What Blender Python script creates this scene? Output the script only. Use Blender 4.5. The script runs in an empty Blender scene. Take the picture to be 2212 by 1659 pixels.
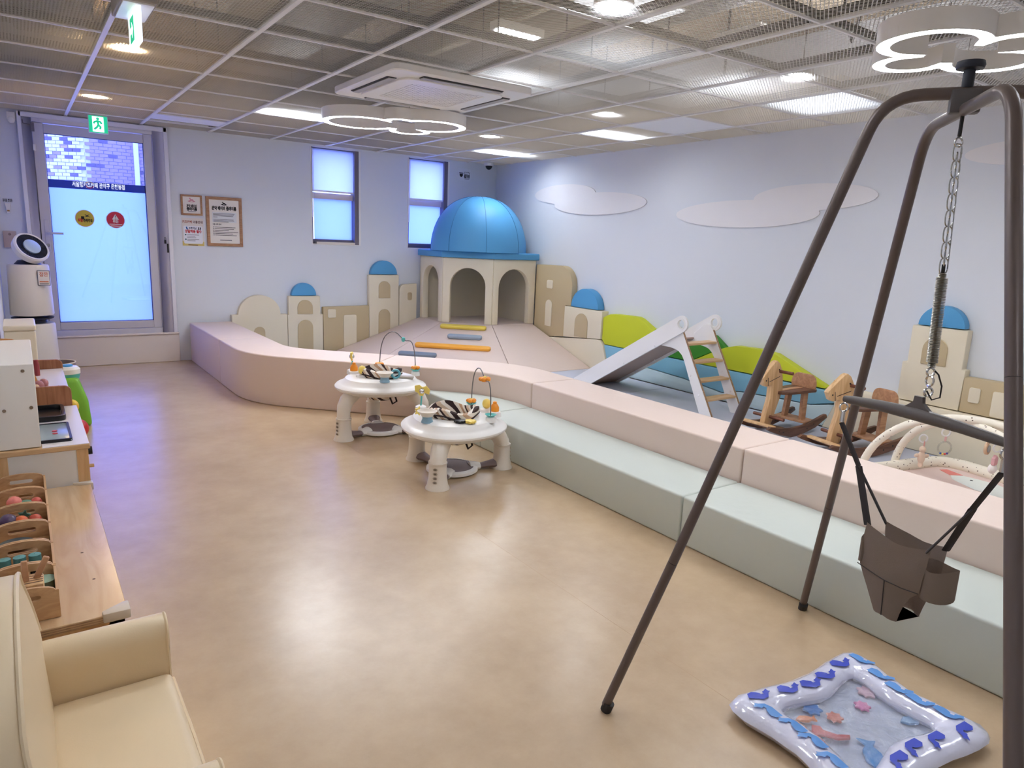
import bpy, bmesh, math, random
from mathutils import Vector, Matrix
random.seed(7)
S = bpy.context.scene
COL = S.collection
PI = math.pi

# ------------------------------------------------------------------ camera
cam_d = bpy.data.cameras.new('camera'); cam = bpy.data.objects.new('camera', cam_d); COL.objects.link(cam)
yaw, pitch, roll = math.radians(35.3253), math.radians(11.4213), math.radians(-2.3657)
CZ = 1.306
fw = Vector((math.sin(yaw)*math.cos(pitch), math.cos(yaw)*math.cos(pitch), -math.sin(pitch)))
rt = Vector((math.cos(yaw), -math.sin(yaw), 0)); dn = fw.cross(rt)
r2 = math.cos(roll)*rt + math.sin(roll)*dn; d2 = -math.sin(roll)*rt + math.cos(roll)*dn
m = Matrix.Identity(4)
for i in range(3):
    m[i][0] = r2[i]; m[i][1] = -d2[i]; m[i][2] = -fw[i]
m[2][3] = CZ
cam.matrix_world = m
cam_d.sensor_width = 36; cam_d.lens = 1504.2/2212*36; cam_d.clip_start = 0.02; cam_d.clip_end = 100
S.camera = cam
# ------------------------------------------------------------------ world / exposure
w = bpy.data.worlds.new('daylight'); S.world = w; w.use_nodes = True
bg = w.node_tree.nodes['Background']; bg.inputs[0].default_value = (0.25, 0.30, 1.0, 1); bg.inputs[1].default_value = 3.9
S.view_settings.view_transform = 'Standard'; S.view_settings.look = 'None'
S.view_settings.gamma = 1.0; S.view_settings.use_curve_mapping = False
S.view_settings.exposure = 1.47
S.cycles.use_denoising = True; S.cycles.max_bounces = 10; S.cycles.diffuse_bounces = 5
S.cycles.glossy_bounces = 4; S.cycles.transmission_bounces = 8; S.cycles.transparent_max_bounces = 12
S.cycles.sample_clamp_indirect = 6.0; S.cycles.caustics_reflective = False; S.cycles.caustics_refractive = False
CLOUD_E, SPOT_E = 19.0, 90.0

# ------------------------------------------------------------------ materials
def lin(c):
    return tuple(((x/255)/12.92 if x/255 <= .04045 else ((x/255+.055)/1.055)**2.4) for x in c) + (1,)
MATS = {}
def mat(name, rgb=(200,200,200), rough=.5, metal=0, spec=.5, emit=0, var=0, vscale=40, bump=0, bscale=200, trans=0, alpha=1, coat=0, stretch=None, ior=1.45):
    if name in MATS: return MATS[name]
    M = bpy.data.materials.new(name); M.use_nodes = True; nt = M.node_tree
    b = nt.nodes['Principled BSDF']; c = lin(rgb)
    b.inputs['Base Color'].default_value = c; b.inputs['Roughness'].default_value = rough
    b.inputs['Metallic'].default_value = metal; b.inputs['Specular IOR Level'].default_value = spec
    b.inputs['IOR'].default_value = ior
    if trans: b.inputs['Transmission Weight'].default_value = trans
    if alpha < 1: b.inputs['Alpha'].default_value = alpha
    if coat: b.inputs['Coat Weight'].default_value = coat
    if emit:
        b.inputs['Emission Color'].default_value = c; b.inputs['Emission Strength'].default_value = emit
    if var or bump:
        tc = nt.nodes.new('ShaderNodeTexCoord'); mp = nt.nodes.new('ShaderNodeMapping')
        nt.links.new(tc.outputs['Object'], mp.inputs[0])
        if stretch: mp.inputs['Scale'].default_value = stretch
    if var:
        n = nt.nodes.new('ShaderNodeTexNoise'); n.inputs['Scale'].default_value = vscale; n.inputs['Detail'].default_value = 5
        nt.links.new(mp.outputs[0], n.inputs['Vector'])
        mx = nt.nodes.new('ShaderNodeMix'); mx.data_type = 'RGBA'
        mx.inputs['A'].default_value = tuple(x*(1-var) for x in c[:3])+(1,)
        mx.inputs['B'].default_value = tuple(min(1, x*(1+var)) for x in c[:3])+(1,)
        nt.links.new(n.outputs['Fac'], mx.inputs['Factor']); nt.links.new(mx.outputs['Result'], b.inputs['Base Color'])
    if bump:
        n2 = nt.nodes.new('ShaderNodeTexNoise'); n2.inputs['Scale'].default_value = bscale; n2.inputs['Detail'].default_value = 3
        nt.links.new(mp.outputs[0], n2.inputs['Vector'])
        bp = nt.nodes.new('ShaderNodeBump'); bp.inputs['Strength'].default_value = bump; bp.inputs['Distance'].default_value = .01
        nt.links.new(n2.outputs['Fac'], bp.inputs['Height']); nt.links.new(bp.outputs[0], b.inputs['Normal'])
    MATS[name] = M; return M
def wood(name, rgb, rgb2, scale=3.0, stretch=(1,12,12), rough=.45):
    if name in MATS: return MATS[name]
    M = mat(name, rgb, rough); nt = M.node_tree; b = nt.nodes['Principled BSDF']
    tc = nt.nodes.new('ShaderNodeTexCoord'); mp = nt.nodes.new('ShaderNodeMapping'); mp.inputs['Scale'].default_value = stretch
    n = nt.nodes.new('ShaderNodeTexNoise'); n.inputs['Scale'].default_value = scale; n.inputs['Detail'].default_value = 6; n.inputs['Distortion'].default_value = 1.2
    r = nt.nodes.new('ShaderNodeValToRGB'); r.color_ramp.elements[0].color = lin(rgb2); r.color_ramp.elements[1].color = lin(rgb)
    r.color_ramp.elements[0].position = .32; r.color_ramp.elements[1].position = .62
    nt.links.new(tc.outputs['Object'], mp.inputs[0]); nt.links.new(mp.outputs[0], n.inputs['Vector'])
    nt.links.new(n.outputs['Fac'], r.inputs[0]); nt.links.new(r.outputs[0], b.inputs['Base Color'])
    return M
def translucent(name, rgb, mix=.85, rough=.6):
    if name in MATS: return MATS[name]
    M = bpy.data.materials.new(name); M.use_nodes = True; nt = M.node_tree
    b = nt.nodes['Principled BSDF']; b.inputs['Base Color'].default_value = lin(rgb); b.inputs['Roughness'].default_value = rough
    t = nt.nodes.new('ShaderNodeBsdfTranslucent'); t.inputs[0].default_value = lin(rgb)
    x = nt.nodes.new('ShaderNodeMixShader'); x.inputs[0].default_value = mix
    nt.links.new(b.outputs[0], x.inputs[1]); nt.links.new(t.outputs[0], x.inputs[2])
    nt.links.new(x.outputs[0], nt.nodes['Material Output'].inputs[0]); MATS[name] = M; return M
def clearglass(name, tint=(235,245,255), refl=.08, rough=.02):
    if name in MATS: return MATS[name]
    M = bpy.data.materials.new(name); M.use_nodes = True; nt = M.node_tree
    t = nt.nodes.new('ShaderNodeBsdfTransparent'); t.inputs[0].default_value = lin(tint)
    g = nt.nodes.new('ShaderNodeBsdfGlossy'); g.inputs['Roughness'].default_value = rough
    x = nt.nodes.new('ShaderNodeMixShader'); x.inputs[0].default_value = refl
    nt.links.new(t.outputs[0], x.inputs[1]); nt.links.new(g.outputs[0], x.inputs[2])
    nt.links.new(x.outputs[0], nt.nodes['Material Output'].inputs[0]); MATS[name] = M; return M

def floor_mat():
    M = mat('vinyl_floor', (204,182,152), .4, spec=.2, coat=.75); nt = M.node_tree; b = nt.nodes['Principled BSDF']
    b.inputs['Coat IOR'].default_value = 1.5; b.inputs['Coat Roughness'].default_value = .27
    tc = nt.nodes.new('ShaderNodeTexCoord')
    n = nt.nodes.new('ShaderNodeTexNoise'); n.inputs['Scale'].default_value = 2.2; n.inputs['Detail'].default_value = 9; n.inputs['Roughness'].default_value = .7
    r = nt.nodes.new('ShaderNodeValToRGB'); r.color_ramp.elements[0].color = lin((178,153,122)); r.color_ramp.elements[1].color = lin((196,173,142))
    r.color_ramp.elements[0].position = .35; r.color_ramp.elements[1].position = .7
    n2 = nt.nodes.new('ShaderNodeTexNoise'); n2.inputs['Scale'].default_value = 45; n2.inputs['Detail'].default_value = 5
    bp = nt.nodes.new('ShaderNodeBump'); bp.inputs['Strength'].default_value = .06; bp.inputs['Distance'].default_value = .01
    for q in (n, n2): nt.links.new(tc.outputs['Object'], q.inputs['Vector'])
    nt.links.new(n.outputs['Fac'], r.inputs[0]); nt.links.new(r.outputs[0], b.inputs['Base Color'])
    nt.links.new(n2.outputs['Fac'], bp.inputs['Height']); nt.links.new(bp.outputs[0], b.inputs['Normal'])
    return M
def stripes_mat():
    M = mat('striped_cloth', (220,200,180), .85); nt = M.node_tree; b = nt.nodes['Principled BSDF']
    tc = nt.nodes.new('ShaderNodeTexCoord'); mp = nt.nodes.new('ShaderNodeMapping'); mp.inputs['Rotation'].default_value = (.5,.7,1.1)
    wv = nt.nodes.new('ShaderNodeTexWave'); wv.inputs['Scale'].default_value = 3.2; wv.inputs['Distortion'].default_value = .4
    wv.wave_profile = 'SAW'
    r = nt.nodes.new('ShaderNodeValToRGB'); r.color_ramp.interpolation = 'CONSTANT'
    cols = [(0,(52,34,36)),(.2,(232,222,208)),(.36,(196,160,130)),(.5,(238,230,218)),(.62,(60,40,40)),(.72,(214,190,164)),(.86,(240,232,222))]
    e = r.color_ramp.elements; e[0].position = 0; e[0].color = lin(cols[0][1]); e[1].position = cols[1][0]; e[1].color = lin(cols[1][1])
    for p, c in cols[2:]:
        k = e.new(p); k.color = lin(c)
    nt.links.new(tc.outputs['Object'], mp.inputs[0]); nt.links.new(mp.outputs[0], wv.inputs['Vector'])
    nt.links.new(wv.outputs['Color'], r.inputs[0]); nt.links.new(r.outputs[0], b.inputs['Base Color'])
    return M
def dots_mat():
    M = mat('dotted_cloth', (238,230,212), .9); nt = M.node_tree; b = nt.nodes['Principled BSDF']
    tc = nt.nodes.new('ShaderNodeTexCoord'); v = nt.nodes.new('ShaderNodeTexVoronoi'); v.inputs['Scale'].default_value = 42
    r = nt.nodes.new('ShaderNodeValToRGB'); r.color_ramp.interpolation = 'CONSTANT'
    r.color_ramp.elements[0].color = lin((120,104,92)); r.color_ramp.elements[1].color = lin((240,232,214)); r.color_ramp.elements[1].position = .17
    nt.links.new(tc.outputs['Object'], v.inputs['Vector']); nt.links.new(v.outputs['Distance'], r.inputs[0]); nt.links.new(r.outputs[0], b.inputs['Base Color'])
    return M

wall_m = mat('wall_paint', (223,227,232), .75, spec=.25, bump=.03, bscale=90)
floor_m = floor_mat()
slab_m = mat('slab_concrete', (168,154,134), .9, var=.12, vscale=3)
bar_m = mat('grid_white', (232,232,232), .45)
mesh_m = mat('mesh_grey', (236,237,239), .5)
white_m = mat('white_plastic', (238,236,232), .35)
offw_m = mat('off_white_plastic', (228,220,208), .4)
cream_m = mat('cream_leatherette', (229,219,194), .55, spec=.35, bump=.04, bscale=300)
tan_m = mat('tan_leatherette', (196,178,142), .55, spec=.35, bump=.04, bscale=300)
blue_m = mat('blue_leatherette', (86,158,206), .5, spec=.4, bump=.04, bscale=300)
lime_m = mat('lime_leatherette', (200,208,44), .5, spec=.4, bump=.04, bscale=300)
green_m = mat('leaf_green_leatherette', (62,138,42), .5, spec=.4, bump=.04, bscale=300)
sea_m = mat('sea_blue_leatherette', (132,186,208), .5, spec=.4, bump=.04, bscale=300)
foam_m = mat('pale_blue_leatherette', (196,216,220), .5, spec=.4, bump=.04, bscale=300)
pink_m = mat('pink_leatherette', (222,203,191), .5, spec=.4, bump=.12, bscale=22)
mint_m = mat('mint_leatherette', (196,203,196), .5, spec=.4, bump=.12, bscale=22)
gmat_m = mat('grey_mat', (196,200,214), .55, spec=.35)
alu_m = mat('door_aluminium', (206,204,210), .4, metal=.2)
dark_m = mat('dark_rubber', (40,38,40), .6)
black_m = mat('black_plastic', (22,22,26), .3)
winf_m = mat('window_frame_grey', (112,106,116), .45)
film_m = translucent('frosted_film', (226,240,255), .9)
blind_m = translucent('blind_cloth', (250,252,250), .92)
band_m = mat('navy_film_print', (62,84,128), .4)
glass_m = clearglass('clear_glass')
brown_m = mat('bronze_tube', (104,92,88), .38, metal=.25)
oak_m = wood('oak_frame', (176,134,98), (150,106,74), 4, (3,3,14))
ply_m = wood('birch_ply', (214,182,142), (198,162,120), 2.5, (8,1,1), .25)
ply_m.node_tree.nodes['Principled BSDF'].inputs['Coat Weight'].default_value = 1.0; ply_m.node_tree.nodes['Principled BSDF'].inputs['Coat Roughness'].default_value = .22
plyx_m = wood('birch_ply_x', (220,186,142), (200,160,114), 2.5, (1,10,10))
beech_m = wood('beech', (222,184,136), (200,156,106), 3, (9,9,1))
walnut_m = wood('walnut', (122,84,62), (84,54,40), 3, (1,9,9))
midwood_m = wood('cherry', (196,150,112), (168,122,88), 3, (1,9,9))
dowel_m = wood('dowel', (120,72,52), (92,52,38), 3, (9,1,9))
redgrain_m = wood('grain_panel', (176,120,84), (140,88,58), 3, (14,14,1))
steel_m = mat('steel', (190,190,186), .25, metal=1)
chrome_m = mat('chrome', (220,220,220), .12, metal=1)
sofa_m = mat('cream_sofa_leather', (226,206,172), .42, spec=.45, bump=.03, bscale=260)
orange_m = mat('orange_plastic', (240,150,40), .35)
yellow_m = mat('yellow_plastic', (240,214,110), .4)
teal_m = mat('teal_plastic', (96,190,186), .4)
blueg_m = mat('dusty_blue_plastic', (140,176,196), .4)
mauve_m = mat('mauve_plastic', (128,112,112), .6)
red_m = mat('red_plastic', (200,40,52), .4)
paper_m = mat('paper', (238,232,222), .7)
ink_m = mat('ink_black', (24,22,26), .7)
pinkink_m = mat('ink_pink', (216,150,160), .7)
redink_m = mat('ink_red', (200,36,44), .7)
brownink_m = mat('ink_brown', (170,90,60), .7)
stripe_m = stripes_mat(); dots_m = dots_mat()
cloud_e = mat('cloud_led', (246,249,255), .5, emit=CLOUD_E)
spotw_m = mat('spot_warm', (255,220,172), .5, emit=SPOT_E)
spotc_m = mat('spot_cool', (248,250,255), .5, emit=SPOT_E)
exitg_m = mat('exit_green', (30,190,140), .5, emit=.3)
exitw_m = mat('exit_white', (225,255,245), .5, emit=.5)

# ------------------------------------------------------------------ mesh helpers
class MB:
    def __init__(s): s.bm = bmesh.new()
    def box(s, x0, x1, y0, y1, z0, z1):
        v = [s.bm.verts.new(p) for p in ((x0,y0,z0),(x1,y0,z0),(x1,y1,z0),(x0,y1,z0),(x0,y0,z1),(x1,y0,z1),(x1,y1,z1),(x0,y1,z1))]
        for f in ((0,3,2,1),(4,5,6,7),(0,1,5,4),(1,2,6,5),(2,3,7,6),(3,0,4,7)): s.bm.faces.new([v[i] for i in f])
        return s
    def poly(s, verts, faces):
        v = [s.bm.verts.new(p) for p in verts]
        for f in faces: s.bm.faces.new([v[i] for i in f])
        return s
    def prism(s, pts, a, b, plane='xy'):
        f = {'xy': lambda p, t: (p[0],p[1],t), 'xz': lambda p, t: (p[0],t,p[1]), 'yz': lambda p, t: (t,p[0],p[1])}[plane]
        A = [s.bm.verts.new(f(p,a)) for p in pts]; B = [s.bm.verts.new(f(p,b)) for p in pts]; n = len(pts)
        fs = [s.bm.faces.new(A[::-1]), s.bm.faces.new(B)]
        for i in range(n): fs.append(s.bm.faces.new((A[i],A[(i+1)%n],B[(i+1)%n],B[i])))
        bmesh.ops.recalc_face_normals(s.bm, faces=fs)
        return s
    def ringprism(s, outer, inner, a, b, plane='xy'):
        f = {'xy': lambda p, t: (p[0],p[1],t), 'xz': lambda p, t: (p[0],t,p[1]), 'yz': lambda p, t: (t,p[0],p[1])}[plane]
        n = len(outer); R = [[s.bm.verts.new(f(p,t)) for p in q] for q in (outer,inner) for t in (a,b)]
        fs = []
        for i in range(n):
            j = (i+1)%n
            for P, Q in ((0,1),(3,2),(2,0),(1,3)): fs.append(s.bm.faces.new((R[P][i],R[P][j],R[Q][j],R[Q][i])))
        bmesh.ops.recalc_face_normals(s.bm, faces=fs); return s
    def lathe(s, prof, c=(0,0,0), n=24, mod=None, cap=True):
        rings = []
        for r, z in prof:
            ring = []
            for i in range(n):
                a = 2*PI*i/n; k = mod(a) if mod else 1
                ring.append(s.bm.verts.new((c[0]+r*k*math.cos(a), c[1]+r*k*math.sin(a), c[2]+z)))
            rings.append(ring)
        fs = []
        for A, B in zip(rings, rings[1:]):
            for i in range(n):
                j = (i+1)%n; fs.append(s.bm.faces.new((A[i],A[j],B[j],B[i])))
        if cap:
            fs.append(s.bm.faces.new(rings[0][::-1])); fs.append(s.bm.faces.new(rings[-1]))
        bmesh.ops.recalc_face_normals(s.bm, faces=fs)
        return s
    def tube(s, pts, r, n=10, closed=False, flat=None, cap=True):
        pts = [Vector(p) for p in pts]; N = len(pts); rings = []; up = None
        rr = r if isinstance(r, (list,tuple)) else [r]*N
        for i, p in enumerate(pts):
            if closed: t = pts[(i+1)%N]-pts[i-1]
            else: t = pts[min(i+1,N-1)]-pts[max(i-1,0)]
            t.normalize()
            if up is None:
                up = Vector((0,0,1)) if abs(t.z) < .9 else Vector((1,0,0))
            a = t.cross(up); a.normalize(); b = a.cross(t); b.normalize(); up = b
            q = flat if flat else 1
            rings.append([s.bm.verts.new(p+a*rr[i]*math.cos(2*PI*k/n)+b*rr[i]*q*math.sin(2*PI*k/n)) for k in range(n)])
        fs = []
        for i in range(N if closed else N-1):
            A, B = rings[i], rings[(i+1)%N]
            for k in range(n): fs.append(s.bm.faces.new((A[k],A[(k+1)%n],B[(k+1)%n],B[k])))
        if not closed and cap: fs.append(s.bm.faces.new(rings[0][::-1])); fs.append(s.bm.faces.new(rings[-1]))
        bmesh.ops.recalc_face_normals(s.bm, faces=fs)
        return s
    def ell(s, c, r, nu=16, nv=10, z0=-90, z1=90):
        prof = []
        for i in range(nv+1):
            a = math.radians(z0+(z1-z0)*i/nv); prof.append((max(math.cos(a),.001), math.sin(a)))
        n0 = len(s.bm.verts); s.lathe(prof, (0,0,0), nu); s.bm.verts.ensure_lookup_table()
        for v in s.bm.verts[n0:]: v.co = Vector((c[0]+v.co.x*r[0], c[1]+v.co.y*r[1], c[2]+v.co.z*r[2]))
        return s
    def bevel(s, off, seg=2, ang=25):
        bmesh.ops.remove_doubles(s.bm, verts=s.bm.verts, dist=1e-5)
        s.bm.normal_update()
        es = [e for e in s.bm.edges if len(e.link_faces) == 2 and e.calc_face_angle(0) > math.radians(ang)]
        bmesh.ops.bevel(s.bm, geom=es, offset=off, segments=seg, profile=.6, affect='EDGES', clamp_overlap=True)
        return s
    def xf(s, M):
        s.bm.transform(M); return s
    def shade(s): pass

def finish(name, mb, material, ang=40):
    me = bpy.data.meshes.new(name); mb.bm.normal_update(); mb.bm.to_mesh(me); mb.bm.free()
    me.materials.append(material)
    for p in me.polygons: p.use_smooth = True
    me.set_sharp_from_angle(angle=math.radians(ang))
    return me
def root_of(o):
    while o.parent: o = o.parent
    return o
def part(name, mb, material, parent, local=False, label=None, ang=40, kind=None):
    """a child mesh; geometry in world coordinates unless local=True"""
    me = mb if isinstance(mb, bpy.types.Mesh) else finish(name, mb, material, ang)
    if isinstance(mb, bpy.types.Mesh) and material and not me.materials: me.materials.append(material)
    o = bpy.data.objects.new(name, me); COL.objects.link(o); o.parent = parent
    if not local:
        L = root_of(parent).location
        me.transform(Matrix.Translation(-L))
    if label: o['label'] = label
    if kind: o['kind'] = kind
    return o
def thing(name, label, cat, loc=(0,0,0), rz=0, group=None):
    o = bpy.data.objects.new(name, None); COL.objects.link(o); o.location = loc; o.rotation_euler = (0,0,rz)
    o.empty_display_size = .05
    o['label'] = label; o['category'] = cat
    if group: o['group'] = group
    return o
def solo(name, mb, material, label, cat, group=None, ang=40, kind=None):
    me = mb if isinstance(mb, bpy.types.Mesh) else finish(name, mb, material, ang)
    xs = [v.co for v in me.vertices]
    c = Vector(((min(v.x for v in xs)+max(v.x for v in xs))/2, (min(v.y for v in xs)+max(v.y for v in xs))/2, min(v.z for v in xs)))
    me.transform(Matrix.Translation(-c))
    o = bpy.data.objects.new(name, me); COL.objects.link(o); o.location = c
    if label: o['label'] = label
    if cat: o['category'] = cat
    if group: o['group'] = group
    if kind: o['kind'] = kind
    return o
def struct(name, mb, material, label=None):
    o = solo(name, mb, material, label, None); o['kind'] = 'structure'; return o
def structroot(name, loc, label=None):
    o = bpy.data.objects.new(name, None); COL.objects.link(o); o.location = loc; o['kind'] = 'structure'
    if label: o['label'] = label
    return o
def B(*a): return MB().box(*a)
def arc(cx, cy, r, a0, a1, n=12, ry=None):
    ry = r if ry is None else ry
    return [(cx+r*math.cos(math.radians(a0+(a1-a0)*i/n)), cy+ry*math.sin(math.radians(a0+(a1-a0)*i/n))) for i in range(n+1)]
def rrect(x0, x1, y0, y1, r, n=4):
    return arc(x1-r,y0+r,r,-90,0,n)+arc(x1-r,y1-r,r,0,90,n)+arc(x0+r,y1-r,r,90,180,n)+arc(x0+r,y0+r,r,180,270,n)
def archpoly(x0, x1, z0, zt, n=12):
    r = abs(x1-x0)/2; c = (x0+x1)/2
    return [(x0,z0),(x1,z0)]+arc(c, zt-r, r, 0, 180, n)
def fillet(P, i, t, n=8):
    """replace corner i of open polyline P by a smooth curve with tangent length t"""
    a, b, c = Vector(P[i-1]), Vector(P[i]), Vector(P[i+1])
    s = b+(a-b).normalized()*t; e = b+(c-b).normalized()*t
    return [tuple(s*(1-k/n)**2+b*2*(k/n)*(1-k/n)+e*(k/n)**2) for k in range(n+1)]
def text_mesh(body, size, place, width=None, bold=.0, align='CENTER', thick=.0006, squeeze=None):
    """flat lettering; place(u,v) -> world position; returns a mesh"""
    cu = bpy.data.curves.new('lettering', 'FONT'); cu.body = body; cu.size = size; cu.align_x = align; cu.align_y = 'CENTER'
    cu.offset = bold*size; cu.resolution_u = 2
    o = bpy.data.objects.new('lettering', cu); COL.objects.link(o); bpy.context.view_layer.update()
    dg = bpy.context.evaluated_depsgraph_get(); me = bpy.data.meshes.new_from_object(o.evaluated_get(dg))
    bpy.data.objects.remove(o); bpy.data.curves.remove(cu)
    xs = [v.co.x for v in me.vertices]; k = 1
    if width and xs: k = width/(max(xs)-min(xs))
    for v in me.vertices: v.co = place(v.co.x*k, v.co.y*(1 if squeeze is None else squeeze))
    me.materials.clear(); return me
def letter(body, size, x, z, y, material, parent, width=None, bold=0.0, name='lettering', align='CENTER'):
    me = text_mesh(body, size, lambda u, v: Vector((x+u, y, z+v)), width, bold, align)
    return part(name, me, material, parent)
def copy_tree(o, loc, rz=None, label=None, group=None):
    r = o.copy(); COL.objects.link(r); r.location = loc
    if rz is not None: r.rotation_euler = (0,0,rz)
    if label: r['label'] = label
    if group: r['group'] = group
    for ch in list(o.children):
        c = ch.copy(); COL.objects.link(c); c.parent = r
        for g in list(ch.children):
            d = g.copy(); COL.objects.link(d); d.parent = c
    return r

# ------------------------------------------------------------------ room shell
XL, XR, YB, YF, ZC, ZS = -.135, 5.05, 7.65, -3.4, 2.255, 2.95
struct('floor', B(XL-.1, XR+.1, YF-.1, YB+.1, -.1, 0), floor_m)
ft = bpy.data.objects['floor']
part('floor_seam', B(1.628, 1.6296, YF, 4.9, 0, .0003), mat('seam', (178,150,116), .5), ft)
# back wall with openings (door x.202..1.111 frame to 1.245; windows)
DX0, DX1, DZ0, DZ1 = .095, 1.25, .29, 2.245
W1 = (2.66, 3.212, 1.215, 2.235); W2 = (3.815, 4.355, 1.205, 2.235)
bw = MB(); y0, y1 = YB, YB+.2
bw.box(XL-.1, DX0, y0, y1, 0, ZS); bw.box(DX0, DX1, y0, y1, DZ1, ZS); bw.box(DX0, DX1, y0, y1, 0, DZ0)
bw.box(DX1, W1[0], y0, y1, 0, ZS)
for W, nx in ((W1, W2[0]), (W2, XR+.1)):
    bw.box(W[0], W[1], y0, y1, 0, W[2]); bw.box(W[0], W[1], y0, y1, W[3], ZS); bw.box(W[1], nx, y0, y1, 0, ZS)
struct('wall_back', bw, wall_m)
struct('wall_right', B(XR, XR+.15, YF-.1, YB, 0, ZS), wall_m)
struct('wall_left', B(XL-.15, XL, YF-.1, YB, 0, ZS), wall_m)
struct('wall_front', B(XL-.1, XR+.1, YF-.15, YF, 0, ZS), wall_m)

# ------------------------------------------------------------------ ceiling: slab, mesh panels, grid
ceil = struct('ceiling', B(XL-.1, XR+.1, YF-.1, YB+.15, ZS, ZS+.1), slab_m)
GX, GY, DXG, DYG = .444, 3.681, .596, .6048
xs = [XL]+[GX+DXG*i for i in range(8)]+[XR]
ys = [GY+DYG*j for j in range(-11, 7)]
ys = [YF]+[y for y in ys if YF+.1 < y < YB]+[YB]
def mesh_panel(wx, wy):
    L, Sp, wd = .029, .0090, .0029
    mb = MB(); nj = int(wy/Sp); nk = int(wx/(L/2)); bm = mb.bm
    for j in range(nj+1):
        row = []
        for k in range(nk+1):
            x = -wx/2+k*L/2; y = -wy/2+j*Sp+(Sp/2)*(1 if (k+j)%2 == 0 else -1)
            y = max(-wy/2, min(wy/2, y))
            row.append((bm.verts.new((x,y-wd*.85,-wd*.6)), bm.verts.new((x,y+wd*.85,wd*.6))))
        for a, b in zip(row, row[1:]): bm.faces.new((a[0],b[0],b[1],a[1]))
    me = bpy.data.meshes.new('ceiling_panel'); bm.to_mesh(me); bm.free(); me.materials.append(mesh_m); return me
cache = {}
solid = {(2, ys.index(min(ys, key=lambda v: abs(v-6.705)))), (7, ys.index(min(ys, key=lambda v: abs(v-3.681))))}
for i in range(len(xs)-1):
    for j in range(len(ys)-1):
        wx, wy = round(xs[i+1]-xs[i]-.012, 3), round(ys[j+1]-ys[j]-.012, 3)
        if ys[j+1] < -1.2: continue
        cx_, cy_ = (xs[i]+xs[i+1])/2, (ys[j]+ys[j+1])/2
        if (i, j) in solid:
            k = ('s', i, wx, wy)
            if k not in cache: cache[k] = finish('ceiling_panel', B(-wx/2-.006,wx/2+.006,-wy/2*(.5 if i == 2 else 1.02),wy/2*(.5 if i == 2 else 1.02),-.006,.003), mat('panel_white', (232,234,240), .5))
        else:
            k = (wx, wy)
            if k not in cache: cache[k] = mesh_panel(wx, wy)
        o = bpy.data.objects.new('ceiling_panel', cache[k]); COL.objects.link(o); o.parent = ceil
        o.location = Vector((cx_, cy_, ZC+.006))-ceil.location
        if (i, j) in solid and i == 2:
            if (wx, wy) not in cache: cache[(wx, wy)] = mesh_panel(wx, wy)
            o = bpy.data.objects.new('ceiling_panel', cache[(wx, wy)]); COL.objects.link(o); o.parent = ceil; o.location = Vector((cx_, cy_, ZC+.014))-ceil.location
web_m = mat('web_dark', (52,50,50), .7)
for x in xs[1:-1]:
    part('grid_bar', B(x-.012, x+.012, YF, YB, ZC-.004, ZC+.012), bar_m, ceil); part('bar_web', B(x-.005, x+.005, YF, YB, ZC+.013, ZC+.052), web_m, ceil)
for y in ys[1:-1]:
    part('grid_bar', B(XL, XR, y-.006, y+.006, ZC-.002, ZC+.008), bar_m, ceil); part('bar_web', B(XL, XR, y-.004, y+.004, ZC+.016, ZC+.046), web_m, ceil)
# plenum above the mesh
duct_m = mat('duct_grey', (176,172,166), .5, metal=.3); pipe_m = mat('cable_black', (44,42,42), .7)
def duct(x0,x1,y0,y1,z0,z1,label): solo('air_duct', B(x0,x1,y0,y1,z0,z1).bevel(.02,2), duct_m, label, 'duct', 'ducts above the mesh ceiling')
duct(1.25,1.75,2.6,5.2,2.5,2.75,'broad grey air duct above the mesh, left of the ceiling air conditioner')
duct(2.95,3.3,.6,6.8,2.6,2.8,'long narrow grey air duct above the mesh, right of the ceiling air conditioner')
duct(.1,.5,3.2,6.2,2.6,2.82,'grey air duct above the mesh near the door')
solo('air_duct', MB().tube([(1.88,3.25,2.62),(2.1,3.2,2.62),(2.4,3.1,2.62),(2.8,3.05,2.62)], .11, 16), mat('flex_duct', (206,200,190), .6), 'round flexible air duct crossing above the mesh', 'duct', 'ducts above the mesh ceiling')
rr = random.Random(3)
for i in range(7):
    for j in (1,3,4,6,7):
        x = xs[1+i]+.04; y = GY+DYG*(j-5)+.3+.1*(i%2)
        solo('hanger_rod', MB().tube([(x,y,ZC+.03),(x,y,ZS)], .004, 6), pipe_m, 'thin dark hanger rod rising from the ceiling grid to the slab', 'rod', 'ceiling hanger rods')
for k, (pts, lb) in enumerate([([(2.35,2.0,2.94),(2.3,2.1,2.6),(2.5,2.2,2.52),(2.75,2.3,2.6),(2.8,2.35,2.94)], 'looped dark cable above the mesh near the round downlight'),
             ([(3.45,2.1,2.94),(3.5,2.2,2.5),(3.7,2.25,2.42),(3.95,2.3,2.94)], 'dark cable sagging above the mesh near the right wall')]):
    solo('cable', MB().tube(pts, .008, 6), pipe_m, lb, 'cable')
def led(x, y, wx, wy, z, e, label):
    t = thing('led_panel_light', label, 'ceiling light', (x,y,z), 0, 'flat panel lights above the mesh')
    m_ = mat('led_white_%g' % e, (244,248,255), .5, emit=e)
    part('housing', B(x-wx/2-.02,x+wx/2+.02,y-wy/2-.02,y+wy/2+.02,z+.006,z+.05), white_m, t)
    part('diffuser', B(x-wx/2,x+wx/2,y-wy/2,y+wy/2,z,z+.006), m_, t)
    part('added_glow_top', B(x-wx/2,x+wx/2,y-wy/2,y+wy/2,z+.0505,z+.055), mat('added_uplight', (250,250,255), .5, emit=4.5), t)  # glowing top face added to brighten the slab, hidden from below
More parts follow.
